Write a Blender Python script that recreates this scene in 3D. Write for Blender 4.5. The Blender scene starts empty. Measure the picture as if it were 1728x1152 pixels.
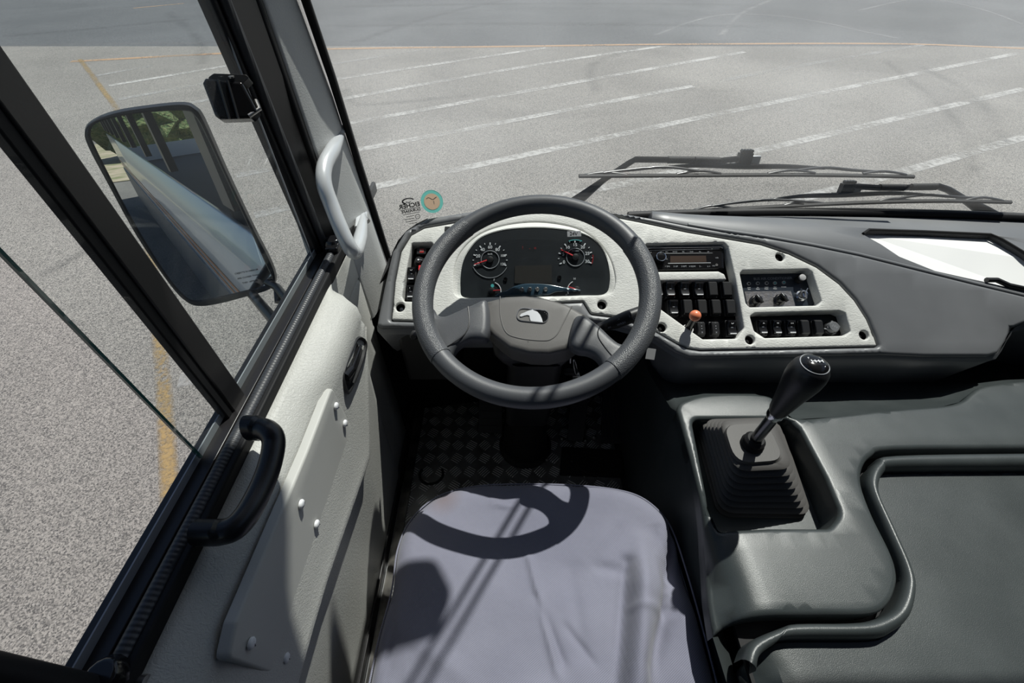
import bpy, bmesh, math, random
from mathutils import Vector, Matrix
from mathutils.geometry import delaunay_2d_cdt
random.seed(7)
SC = bpy.context.scene
COL = SC.collection

# ------------------------------------------------------------------ camera, sky, sun, exposure
# the photographer's eye is the origin; the road lies at GZ, the cab floor at FZ
F = 732.0
GZ, FZ = -2.15, -1.25
cam_d = bpy.data.cameras.new('camera')
cam_d.sensor_width = 36.0
cam_d.lens = 36.0 * F / 1728.0
cam_d.clip_start = 0.02
cam_d.clip_end = 400
cam = bpy.data.objects.new('camera', cam_d)
COL.objects.link(cam)
cam.location = (0, 0, 0)
cam.rotation_euler = (math.radians(45), 0, 0)
SC.camera = cam

SUN = Vector((0.28, 0.47, 1.0)).normalized()        # towards the sun
world = bpy.data.worlds.new('world')
SC.world = world
world.use_nodes = True
wn = world.node_tree.nodes
sky = wn.new('ShaderNodeTexSky')
sky.sky_type = 'NISHITA'
sky.sun_disc = False
sky.sun_elevation = math.asin(SUN.z)
sky.sun_rotation = math.atan2(SUN.x, SUN.y)
sky.dust_density = 0.7
wn['Background'].inputs['Strength'].default_value = 0.07
world.node_tree.links.new(sky.outputs[0], wn['Background'].inputs[0])

sun_d = bpy.data.lights.new('sun', 'SUN')
sun_d.energy = 6.3
sun_d.angle = math.radians(0.6)
sun_d.color = (1.0, 0.97, 0.925)
sun = bpy.data.objects.new('sun', sun_d)
COL.objects.link(sun)
sun.location = SUN * 20
sun.rotation_euler = SUN.to_track_quat('Z', 'Y').to_euler()

SC.view_settings.view_transform = 'Standard'
SC.view_settings.look = 'None'
SC.view_settings.exposure = 0.0
SC.view_settings.gamma = 1.0
SC.view_settings.use_curve_mapping = False

# ------------------------------------------------------------------ where a sight line meets a surface of the place
S2 = math.sqrt(0.5)
def ray(px, py):
    X = (px - 864) / F; U = (576 - py) / F
    return Vector((X, S2 + S2 * U, -S2 + S2 * U))
def atz(px, py, z):
    d = ray(px, py); return d * (z / d.z)
def atx(px, py, x):
    d = ray(px, py); return d * (x / d.x)
def aty(px, py, y):
    d = ray(px, py); return d * (y / d.y)
def atd(px, py, t):
    return ray(px, py) * t
def screen_y(x, z):                                    # the curved windscreen
    return 1.035 - 0.088 * ((x - 0.75) / 1.09) ** 2 - 0.06 * (z + 0.57)
def atw(px, py, off=0.0):
    d = ray(px, py); t = 1.1
    for _ in range(12):
        t = (screen_y(d.x * t, d.z * t) + off) / d.y
    return d * t

class Frame:
    def __init__(s, o, u, n):
        s.o = Vector(o); s.n = Vector(n).normalized()
        u = Vector(u); s.u = (u - s.n * u.dot(s.n)).normalized()
        s.v = s.n.cross(s.u)
    def ab(s, px, py, w=0.0):
        d = ray(px, py)
        P = d * ((s.n.dot(s.o) + w) / s.n.dot(d))
        q = P - s.o
        return (q.dot(s.u), q.dot(s.v))
    def abs_(s, pts, w=0.0):
        return [s.ab(p[0], p[1], w) for p in pts]
    def P(s, a, b, w=0.0):
        return s.o + s.u * a + s.v * b + s.n * w
    def at(s, px, py, w=0.0):
        a, b = s.ab(px, py, w); return s.P(a, b, w)
    def shift(s, a, b, w=0.0, rot=0.0):
        c, q = math.cos(rot), math.sin(rot)
        return Frame(s.P(a, b, w), s.u * c + s.v * q, s.n)

# ------------------------------------------------------------------ 2-D outline helpers
def cr(pts, closed=True, n=6):
    """Catmull-Rom through the points"""
    out = []; N = len(pts)
    rng = range(N) if closed else range(N - 1)
    for i in rng:
        g = (lambda k: pts[k % N]) if closed else (lambda k: pts[min(max(k, 0), N - 1)])
        p0, p1, p2, p3 = g(i - 1), g(i), g(i + 1), g(i + 2)
        for k in range(n):
            t = k / n
            out.append(tuple(0.5 * ((2 * b) + (-a + c) * t + (2 * a - 5 * b + 4 * c - d) * t * t + (-a + 3 * b - 3 * c + d) * t ** 3)
                             for a, b, c, d in zip(p0, p1, p2, p3)))
    if not closed: out.append(tuple(pts[-1]))
    return out
def rp(pts, r, k=5):
    """polygon with rounded corners; a point may carry its own radius as third value"""
    out = []; N = len(pts)
    for i in range(N):
        p = Vector(pts[i][:2]); a = Vector(pts[i - 1][:2]); b = Vector(pts[(i + 1) % N][:2])
        rr = pts[i][2] if len(pts[i]) > 2 else r
        da = (a - p); db = (b - p)
        la, lb = da.length, db.length
        if la < 1e-9 or lb < 1e-9: continue
        da /= la; db /= lb
        c = max(-1, min(1, da.dot(db))); ang = math.acos(c)
        if rr <= 0 or ang > 3.1: out.append(tuple(p)); continue
        t = min(rr / math.tan(ang / 2), la * 0.48, lb * 0.48)
        p1 = p + da * t; p2 = p + db * t
        for j in range(k + 1):
            s = j / k
            out.append(tuple(p1 * (1 - s) ** 2 + p * 2 * s * (1 - s) + p2 * s * s))
    return out
def dense(pts, step, closed=True):
    out = []; N = len(pts)
    for i in range(N if closed else N - 1):
        a = Vector(pts[i]); b = Vector(pts[(i + 1) % N])
        m = max(1, int((b - a).length / step))
        for k in range(m): out.append(tuple(a.lerp(b, k / m)))
    if not closed: out.append(tuple(pts[-1]))
    return out
def circ(cx, cy, r, n=24, ry=None):
    ry = ry or r
    return [(cx + r * math.cos(2 * math.pi * i / n), cy + ry * math.sin(2 * math.pi * i / n)) for i in range(n)]
def area(l):
    return 0.5 * sum(l[i - 1][0] * l[i][1] - l[i][0] * l[i - 1][1] for i in range(len(l)))
def grow(l, d):
    """offset a closed loop outwards by d"""
    sg = 1 if area(l) > 0 else -1; N = len(l); out = []
    for i in range(N):
        a = Vector(l[i - 1]); p = Vector(l[i]); b = Vector(l[(i + 1) % N])
        t1 = (p - a); t2 = (b - p)
        if t1.length < 1e-12: t1 = t2
        if t2.length < 1e-12: t2 = t1
        n1 = Vector((t1.y, -t1.x)).normalized(); n2 = Vector((t2.y, -t2.x)).normalized()
        m = n1 + n2
        if m.length < 1e-6: m = n1
        m.normalize()
        s = 1 / max(0.5, m.dot(n1))
        q = p + m * (d * sg * s); out.append((q.x, q.y))
    return out
def inside(p, l):
    x, y = p; c = False; N = len(l); j = N - 1
    for i in range(N):
        if (l[i][1] > y) != (l[j][1] > y) and x < (l[j][0] - l[i][0]) * (y - l[i][1]) / (l[j][1] - l[i][1]) + l[i][0]: c = not c
        j = i
    return c
def dist_loop(p, l):
    x, y = p; best = 1e9; N = len(l)
    for i in range(N):
        ax, ay = l[i - 1]; bx, by = l[i]
        dx, dy = bx - ax, by - ay; L = dx * dx + dy * dy
        t = 0 if L < 1e-18 else max(0, min(1, ((x - ax) * dx + (y - ay) * dy) / L))
        d = (x - ax - dx * t) ** 2 + (y - ay - dy * t) ** 2
        if d < best: best = d
    return math.sqrt(best)

# ------------------------------------------------------------------ mesh builder
WPOS = {}
class MB:
    def __init__(s): s.v = []; s.f = []
    def add(s, verts, faces):
        k = len(s.v); s.v += [Vector(v) for v in verts]
        s.f += [tuple(i + k for i in f) for f in faces]; return s
    def box(s, fr, sa, sb, sw, c=(0, 0, 0), taper=1.0):
        """box in a frame: half sizes sa, sb, sw round the centre c; the +w side scaled by taper"""
        vs = []
        for w in (-1, 1):
            k = taper if w > 0 else 1
            for a, b in ((-1, -1), (1, -1), (1, 1), (-1, 1)):
                vs.append(fr.P(c[0] + a * sa * k, c[1] + b * sb * k, c[2] + w * sw))
        return s.add(vs, [(3, 2, 1, 0), (4, 5, 6, 7), (0, 1, 5, 4), (1, 2, 6, 5), (2, 3, 7, 6), (3, 0, 4, 7)])
    def loft(s, rings, closed=True, cap0=False, cap1=False, loop=False):
        n = len(rings[0]); vs = [p for r in rings for p in r]; fs = []
        m = len(rings)
        for i in range(m if loop else m - 1):
            i2 = (i + 1) % m
            for j in range(n if closed else n - 1):
                j2 = (j + 1) % n
                fs.append((i * n + j, i * n + j2, i2 * n + j2, i2 * n + j))
        if cap0: fs.append(tuple(reversed(range(n))))
        if cap1: fs.append(tuple((m - 1) * n + j for j in range(n)))
        return s.add(vs, fs)
    def tube(s, pts, r, n=12, closed=False, ry=None, up=None, caps=True):
        pts = [Vector(p) for p in pts]; N = len(pts)
        rad = r if isinstance(r, (list, tuple)) else [r] * N
        rings = []; prev = Vector(up) if up else None
        for i in range(N):
            if closed: t = pts[(i + 1) % N] - pts[i - 1]
            else: t = pts[min(i + 1, N - 1)] - pts[max(i - 1, 0)]
            t.normalize()
            if prev is None:
                prev = Vector((0, 0, 1)) if abs(t.z) < 0.9 else Vector((1, 0, 0))
            a = prev - t * prev.dot(t)
            if a.length < 1e-6: a = t.orthogonal()
            a.normalize(); b = t.cross(a); prev = a if up is None else Vector(up)
            q = (ry[i] if isinstance(ry, (list, tuple)) else ry) if ry else rad[i]
            rings.append([pts[i] + a * (rad[i] * math.cos(2 * math.pi * k / n)) + b * (q * math.sin(2 * math.pi * k / n)) for k in range(n)])
        return s.loft(rings, True, caps and not closed, caps and not closed, closed)
    def lathe(s, fr, prof, n=24, cap0=True, cap1=True):
        """profile of (radius, w) round a frame's normal"""
        rings = [[fr.P(r * math.cos(2 * math.pi * k / n), r * math.sin(2 * math.pi * k / n), w) for k in range(n)] for r, w in prof]
        return s.loft(rings, True, cap0, cap1)
    def ball(s, c, r, n=16, m=10, sc=(1, 1, 1)):
        c = Vector(c); rings = []
        for i in range(1, m):
            t = math.pi * i / m
            rings.append([c + Vector((sc[0] * r * math.sin(t) * math.cos(2 * math.pi * k / n), sc[1] * r * math.sin(t) * math.sin(2 * math.pi * k / n), -sc[2] * r * math.cos(t))) for k in range(n)])
        s.loft(rings)
        k0 = len(s.v); s.v += [c + Vector((0, 0, -r * sc[2])), c + Vector((0, 0, r * sc[2]))]
        b = k0 - n * (m - 1)
        for k in range(n):
            s.f.append((k0, b + (k + 1) % n, b + k)); s.f.append((k0 + 1, k0 - n + k, k0 - n + (k + 1) % n))
        return s
    def flat(s, fr, loop, w0, w1):
        """outline extruded between two heights of a frame"""
        a = [fr.P(x, y, w0) for x, y in loop]; b = [fr.P(x, y, w1) for x, y in loop]
        if area(loop) < 0: a.reverse(); b.reverse()
        return s.loft([a, b], True, True, True)
    def relief(s, loops, T, rad, wall, step=0.03, hw=None, rings=3, bottom=False):
        """plate with holes, its edges rounded by rad, walls going down to -wall"""
        pts = []; edges = []
        for l in loops:
            k = len(pts); pts += [tuple(p) for p in l]
            edges += [(k + i, k + (i + 1) % len(l)) for i in range(len(l))]
        out = loops[0]; holes = loops[1:]
        def ok(p): return inside(p, out) and not any(inside(p, h) for h in holes)
        def dmin(p): return min(dist_loop(p, l) for l in loops)
        seen = []
        for li, l in enumerate(loops):
            for r in range(1, rings + 1):
                o = rad * (1 - math.cos(math.pi / 2 * r / rings))if r < rings else rad
                for p in grow(l, -o if li == 0 else o):
                    if ok(p) and dmin(p) > o * 0.9: seen.append(p)
        xs = [p[0] for p in out]; ys = [p[1] for p in out]
        nx = int((max(xs) - min(xs)) / step) + 1; ny = int((max(ys) - min(ys)) / step) + 1
        for i in range(nx):
            for j in range(ny):
                p = (min(xs) + (i + 0.5) * step + 1e-5 * j, min(ys) + (j + 0.5) * step + 1e-5 * i)
                if ok(p) and dmin(p) > rad * 1.4: seen.append(p)
        res = delaunay_2d_cdt([Vector(p) for p in pts + seen], edges, [], 0, 1e-7)
        V = [tuple(v) for v in res[0]]
        base = hw or (lambda a, b: 0.0)
        W = []
        for p in V:
            d = dmin(p)
            W.append(base(*p) - (0 if d >= rad else rad - math.sqrt(max(0, rad * rad - (rad - d) ** 2))))
        fs = []
        for f in res[2]:
            c = (sum(V[i][0] for i in f) / len(f), sum(V[i][1] for i in f) / len(f))
            if ok(c): fs.append(tuple(f))
        s.add([T(p[0], p[1], w) for p, w in zip(V, W)], fs)
        for l in loops:
            ll = l if area(l) > 0 else list(reversed(l))
            if l is not out: ll = list(reversed(ll))
            s.loft([[T(a, b, base(a, b) - wall) for a, b in ll], [T(a, b, base(a, b) - rad) for a, b in ll]])
        if bottom:
            s.add([T(p[0], p[1], base(*p) - wall) for p in V], [tuple(reversed(f)) for f in fs])
        return s
    def text(s, fr, body, size, w=0.0, align='CENTER', mirror=False, ext=0.0, bold=0.0):
        cu = bpy.data.curves.new('t', 'FONT'); cu.body = body; cu.size = size
        cu.align_x = align; cu.align_y = 'CENTER'; cu.extrude = ext; cu.resolution_u = 3; cu.offset = bold
        ob = bpy.data.objects.new('t', cu)
        me = bpy.data.meshes.new_from_object(ob)
        k = -1 if mirror else 1
        s.add([fr.P(v.co.x * k, v.co.y, w + v.co.z) for v in me.vertices], [tuple(p.vertices) for p in me.polygons])
        bpy.data.objects.remove(ob); bpy.data.curves.remove(cu); bpy.data.meshes.remove(me)
        return s
    def build(s, name, mat, parent=None, smooth=45, origin=None, bevel=0, solid=0, merge=1e-6, sub=0, flip=True):
        xs = [v.x for v in s.v]; ys = [v.y for v in s.v]; zs = [v.z for v in s.v]
        o = Vector(origin) if origin else Vector(((min(xs) + max(xs)) / 2, (min(ys) + max(ys)) / 2, min(zs)))
        me = bpy.data.meshes.new(name)
        me.from_pydata([v - o for v in s.v], [], s.f)
        bm = bmesh.new(); bm.from_mesh(me)
        if merge: bmesh.ops.remove_doubles(bm, verts=bm.verts, dist=merge)
        if flip: bmesh.ops.recalc_face_normals(bm, faces=bm.faces)
        bm.to_mesh(me); bm.free()
        if smooth:
            for p in me.polygons: p.use_smooth = True
            me.set_sharp_from_angle(angle=math.radians(smooth))
        me.materials.append(mat)
        ob = bpy.data.objects.new(name, me); COL.objects.link(ob)
        if parent: ob.parent = parent; ob.location = o - WPOS[parent.name]
        else: ob.location = o
        WPOS[ob.name] = o
        if solid:
            m = ob.modifiers.new('solid', 'SOLIDIFY'); m.thickness = solid; m.offset = -1
        if bevel:
            m = ob.modifiers.new('bevel', 'BEVEL'); m.width = bevel; m.segments = 3; m.limit_method = 'ANGLE'; m.angle_limit = math.radians(35)
            m.harden_normals = False
        if sub:
            m = ob.modifiers.new('sub', 'SUBSURF'); m.levels = sub; m.render_levels = sub
        return ob

def thing(name, label, cat, loc, group=None):
    o = bpy.data.objects.new(name, None); o.empty_display_size = 0.05
    COL.objects.link(o); o.location = Vector(loc); WPOS[o.name] = Vector(loc)
    return tag(o, label, cat, group)
def tag(o, label, cat, group=None):
    o['label'] = label; o['category'] = cat
    if group: o['group'] = group
    return o
def struct(o, label=None):
    o['kind'] = 'structure'
    if label: o['label'] = label
    return o

# ------------------------------------------------------------------ materials
def mat(name, col, rough=0.5, metal=0.0, spec=0.5, bump=None, vary=None, coat=0.0, sheen=0.0):
    """bump: list of (kind, scale, strength, distance); vary: (scale, second colour, low, high)"""
    m = bpy.data.materials.new(name); m.use_nodes = True
    nt = m.node_tree; N = nt.nodes; L = nt.links
    b = N['Principled BSDF']
    b.inputs['Base Color'].default_value = (*col, 1); b.inputs['Roughness'].default_value = rough
    b.inputs['Metallic'].default_value = metal; b.inputs['Specular IOR Level'].default_value = spec
    b.inputs['Coat Weight'].default_value = coat; b.inputs['Sheen Weight'].default_value = sheen
    tc = N.new('ShaderNodeTexCoord')
    if vary:
        sc, c2, lo, hi = vary
        n = N.new('ShaderNodeTexNoise'); n.inputs['Scale'].default_value = sc; n.inputs['Detail'].default_value = 5
        L.new(tc.outputs['Object'], n.inputs['Vector'])
        r = N.new('ShaderNodeValToRGB'); r.color_ramp.elements[0].position = lo; r.color_ramp.elements[1].position = hi
        r.color_ramp.elements[0].color = (*col, 1); r.color_ramp.elements[1].color = (*c2, 1)
        L.new(n.outputs['Fac'], r.inputs['Fac']); L.new(r.outputs['Color'], b.inputs['Base Color'])
    prev = None
    for kind, sc, st, dist in (bump or []):
        mp = N.new('ShaderNodeMapping'); L.new(tc.outputs['Object'], mp.inputs['Vector'])
        if kind == 'noise':
            t = N.new('ShaderNodeTexNoise'); t.inputs['Scale'].default_value = sc; t.inputs['Detail'].default_value = 3; o = t.outputs['Fac']
        elif kind == 'grain':          # leather grain: wrinkles lying across
            mp.inputs['Scale'].default_value = (0.45, 1.0, 1.3)
            t = N.new('ShaderNodeTexNoise'); t.inputs['Scale'].default_value = sc; t.inputs['Detail'].default_value = 4
            t.inputs['Distortion'].default_value = 1.2; o = t.outputs['Fac']
        elif kind == 'cells':
            t = N.new('ShaderNodeTexVoronoi'); t.inputs['Scale'].default_value = sc; o = t.outputs['Distance']
        elif kind == 'weave':
            mp.inputs['Rotation'].default_value = (0, 0, math.radians(50))
            t = N.new('ShaderNodeTexWave'); t.inputs['Scale'].default_value = sc; t.inputs['Distortion'].default_value = 0.6; o = t.outputs['Fac']
        elif kind == 'ribs':
            mp.inputs['Scale'].default_value = (0, 1, 0)
            t = N.new('ShaderNodeTexWave'); t.bands_direction = 'Y'; t.inputs['Scale'].default_value = sc; o = t.outputs['Fac']
        L.new(mp.outputs['Vector'], t.inputs['Vector'])
        bp = N.new('ShaderNodeBump'); bp.inputs['Strength'].default_value = st; bp.inputs['Distance'].default_value = dist
        L.new(o, bp.inputs['Height'])
        if prev: L.new(prev.outputs['Normal'], bp.inputs['Normal'])
        prev = bp
    if prev: L.new(prev.outputs['Normal'], b.inputs['Normal'])
    return m

def glass_mat(name, tint, gloss, haze_lo, haze_hi, hcol=(0.8, 0.8, 0.8), scale=2.2, wiped=None):
    m = bpy.data.materials.new(name); m.use_nodes = True
    nt = m.node_tree; N = nt.nodes; L = nt.links
    for n in list(N): N.remove(n)
    out = N.new('ShaderNodeOutputMaterial')
    tr = N.new('ShaderNodeBsdfTransparent'); tr.inputs[0].default_value = (*tint, 1)
    gl = N.new('ShaderNodeBsdfGlossy'); gl.inputs['Roughness'].default_value = 0.01
    fr = N.new('ShaderNodeFresnel'); fr.inputs['IOR'].default_value = 1.45
    mu = N.new('ShaderNodeMath'); mu.operation = 'MULTIPLY'; mu.inputs[1].default_value = gloss
    geo = N.new('ShaderNodeNewGeometry'); inv = N.new('ShaderNodeMath'); inv.operation = 'SUBTRACT'; inv.inputs[0].default_value = 1.0
    L.new(geo.outputs['Backfacing'], inv.inputs[1])
    ff = N.new('ShaderNodeMath'); ff.operation = 'MULTIPLY'; L.new(fr.outputs[0], ff.inputs[0]); L.new(inv.outputs[0], ff.inputs[1])
    L.new(ff.outputs[0], mu.inputs[0])
    m1 = N.new('ShaderNodeMixShader'); L.new(mu.outputs[0], m1.inputs[0]); L.new(tr.outputs[0], m1.inputs[1]); L.new(gl.outputs[0], m1.inputs[2])
    last = m1
    if haze_hi > 0:                                    # dust film on the pane
        tc = N.new('ShaderNodeTexCoord')
        nz = N.new('ShaderNodeTexNoise'); nz.inputs['Scale'].default_value = scale; nz.inputs['Detail'].default_value = 4
        L.new(tc.outputs['Object'], nz.inputs['Vector'])
        mr = N.new('ShaderNodeMapRange'); mr.inputs['From Min'].default_value = 0.35; mr.inputs['From Max'].default_value = 0.7
        mr.inputs['To Min'].default_value = haze_lo; mr.inputs['To Max'].default_value = haze_hi
        L.new(nz.outputs['Fac'], mr.inputs['Value'])
        if wiped:                                      # cleaner where the wipers sweep, near the foot of the glass
            sp = N.new('ShaderNodeSeparateXYZ'); L.new(tc.outputs['Object'], sp.inputs[0])
            wz = N.new('ShaderNodeMapRange'); wz.inputs['From Min'].default_value = wiped[0]; wz.inputs['From Max'].default_value = wiped[1]
            wz.inputs['To Min'].default_value = 0.25; wz.inputs['To Max'].default_value = 1.0; wz.interpolation_type = 'SMOOTHSTEP'
            L.new(sp.outputs['Z'], wz.inputs['Value'])
            mm = N.new('ShaderNodeMath'); mm.operation = 'MULTIPLY'; L.new(mr.outputs[0], mm.inputs[0]); L.new(wz.outputs[0], mm.inputs[1]); mr = mm
        df = N.new('ShaderNodeBsdfTranslucent'); df.inputs[0].default_value = (*hcol, 1)
        m2 = N.new('ShaderNodeMixShader'); L.new(mr.outputs[0], m2.inputs[0]); L.new(m1.outputs[0], m2.inputs[1]); L.new(df.outputs[0], m2.inputs[2])
        last = m2
    L.new(last.outputs[0], out.inputs[0])
    return m

def film_mat(name, col):
    """thin printed film that daylight shines through"""
    m = bpy.data.materials.new(name); m.use_nodes = True
    nt = m.node_tree; N = nt.nodes; L = nt.links
    b = N['Principled BSDF']; b.inputs['Base Color'].default_value = (*col, 1); b.inputs['Roughness'].default_value = 0.6
    t = N.new('ShaderNodeBsdfTranslucent'); t.inputs[0].default_value = (*col, 1)
    x = N.new('ShaderNodeMixShader'); x.inputs[0].default_value = 0.65
    L.new(b.outputs[0], x.inputs[1]); L.new(t.outputs[0], x.inputs[2]); L.new(x.outputs[0], N['Material Output'].inputs[0])
    return m

def asphalt_mat(name, c1, c2, c3, sc=1.0, ahead=1.0):
    m = bpy.data.materials.new(name); m.use_nodes = True
    nt = m.node_tree; N = nt.nodes; L = nt.links
    b = N['Principled BSDF']; b.inputs['Roughness'].default_value = 0.85; b.inputs['Specular IOR Level'].default_value = 0.25
    tc = N.new('ShaderNodeTexCoord')
    def noise(s, d, dist=0):
        n = N.new('ShaderNodeTexNoise'); n.inputs['Scale'].default_value = s; n.inputs['Detail'].default_value = d; n.inputs['Distortion'].default_value = dist
        L.new(tc.outputs['Object'], n.inputs['Vector']); return n
    big = noise(0.35 * sc, 6, 0.8); fine = noise(30, 3)
    vc = N.new('ShaderNodeTexVoronoi'); vc.inputs['Scale'].default_value = 165; L.new(tc.outputs['Object'], vc.inputs['Vector'])
    r1 = N.new('ShaderNodeValToRGB'); r1.color_ramp.elements[0].position = 0.35; r1.color_ramp.elements[1].position = 0.68
    r1.color_ramp.elements[0].color = (*c1, 1); r1.color_ramp.elements[1].color = (*c2, 1)
    L.new(big.outputs['Fac'], r1.inputs['Fac'])
    bw = N.new('ShaderNodeSeparateColor'); L.new(vc.outputs['Color'], bw.inputs[0])
    r2 = N.new('ShaderNodeValToRGB'); r2.color_ramp.elements[0].position = 0.0; r2.color_ramp.elements[1].position = 1.0
    r2.color_ramp.elements[0].color = (0.38, 0.38, 0.39, 1); r2.color_ramp.elements[1].color = (1.75, 1.70, 1.62, 1)
    L.new(bw.outputs[0], r2.inputs['Fac'])
    mx = N.new('ShaderNodeMixRGB'); mx.blend_type = 'MULTIPLY'; mx.inputs[0].default_value = 1
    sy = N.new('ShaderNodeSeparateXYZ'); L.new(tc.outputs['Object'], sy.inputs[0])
    ry = N.new('ShaderNodeMapRange'); ry.inputs['From Min'].default_value = 0.5; ry.inputs['From Max'].default_value = 4.5     # colour lightened further ahead, imitating the lens's brightness falloff nearby
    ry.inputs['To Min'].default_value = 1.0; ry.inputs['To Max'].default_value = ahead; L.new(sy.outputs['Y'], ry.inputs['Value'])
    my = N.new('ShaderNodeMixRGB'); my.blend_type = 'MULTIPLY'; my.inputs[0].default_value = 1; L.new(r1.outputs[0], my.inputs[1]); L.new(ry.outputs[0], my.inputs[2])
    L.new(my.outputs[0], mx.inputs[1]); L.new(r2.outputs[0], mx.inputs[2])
    # pale aggregate stones
    vo = N.new('ShaderNodeTexVoronoi'); vo.inputs['Scale'].default_value = 45; L.new(tc.outputs['Object'], vo.inputs['Vector'])
    r3 = N.new('ShaderNodeValToRGB'); r3.color_ramp.elements[0].position = 0.12; r3.color_ramp.elements[1].position = 0.22
    r3.color_ramp.elements[0].color = (1, 1, 1, 1); r3.color_ramp.elements[1].color = (0, 0, 0, 1)
    L.new(vo.outputs['Distance'], r3.inputs['Fac'])
    m3 = N.new('ShaderNodeMixRGB'); m3.inputs[2].default_value = (*c3, 1)
    sc3 = N.new('ShaderNodeMath'); sc3.operation = 'MULTIPLY'; sc3.inputs[1].default_value = 0.45; L.new(r3.outputs[0], sc3.inputs[0])
    L.new(sc3.outputs[0], m3.inputs[0]); L.new(mx.outputs[0], m3.inputs[1])
    L.new(m3.outputs[0], b.inputs['Base Color'])
    bp = N.new('ShaderNodeBump'); bp.inputs['Strength'].default_value = 0.3; bp.inputs['Distance'].default_value = 0.006
    L.new(fine.outputs['Fac'], bp.inputs['Height']); L.new(bp.outputs[0], b.inputs['Normal'])
    return m

def paint_mat(name, col, cover, scale=14, soft=0.3, most=0.8):
    """worn road paint: the asphalt shows through where it has rubbed off"""
    m = bpy.data.materials.new(name); m.use_nodes = True
    nt = m.node_tree; N = nt.nodes; L = nt.links
    b = N['Principled BSDF']; b.inputs['Base Color'].default_value = (*col, 1); b.inputs['Roughness'].default_value = 0.8
    tc = N.new('ShaderNodeTexCoord')
    n1 = N.new('ShaderNodeTexNoise'); n1.inputs['Scale'].default_value = scale; n1.inputs['Detail'].default_value = 6; n1.inputs['Roughness'].default_value = 0.7
    n2 = N.new('ShaderNodeTexNoise'); n2.inputs['Scale'].default_value = 0.9; n2.inputs['Detail'].default_value = 3
    for n in (n1, n2): L.new(tc.outputs['Object'], n.inputs['Vector'])
    a = N.new('ShaderNodeMath'); a.operation = 'ADD'; L.new(n1.outputs['Fac'], a.inputs[0]); L.new(n2.outputs['Fac'], a.inputs[1])
    mr = N.new('ShaderNodeMapRange'); mr.inputs['From Min'].default_value = 1.25 - cover; mr.inputs['From Max'].default_value = 1.25 - cover + soft
    L.new(a.outputs[0], mr.inputs['Value'])
    at = N.new('ShaderNodeAttribute'); at.attribute_name = 'wear'
    mu = N.new('ShaderNodeMath'); mu.operation = 'MULTIPLY'; mu.inputs[1].default_value = most; L.new(mr.outputs[0], mu.inputs[0])
    m2 = N.new('ShaderNodeMath'); m2.operation = 'MULTIPLY'; L.new(mu.outputs[0], m2.inputs[0]); L.new(at.outputs['Fac'], m2.inputs[1])
    L.new(m2.outputs[0], b.inputs['Alpha'])
    return m

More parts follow.
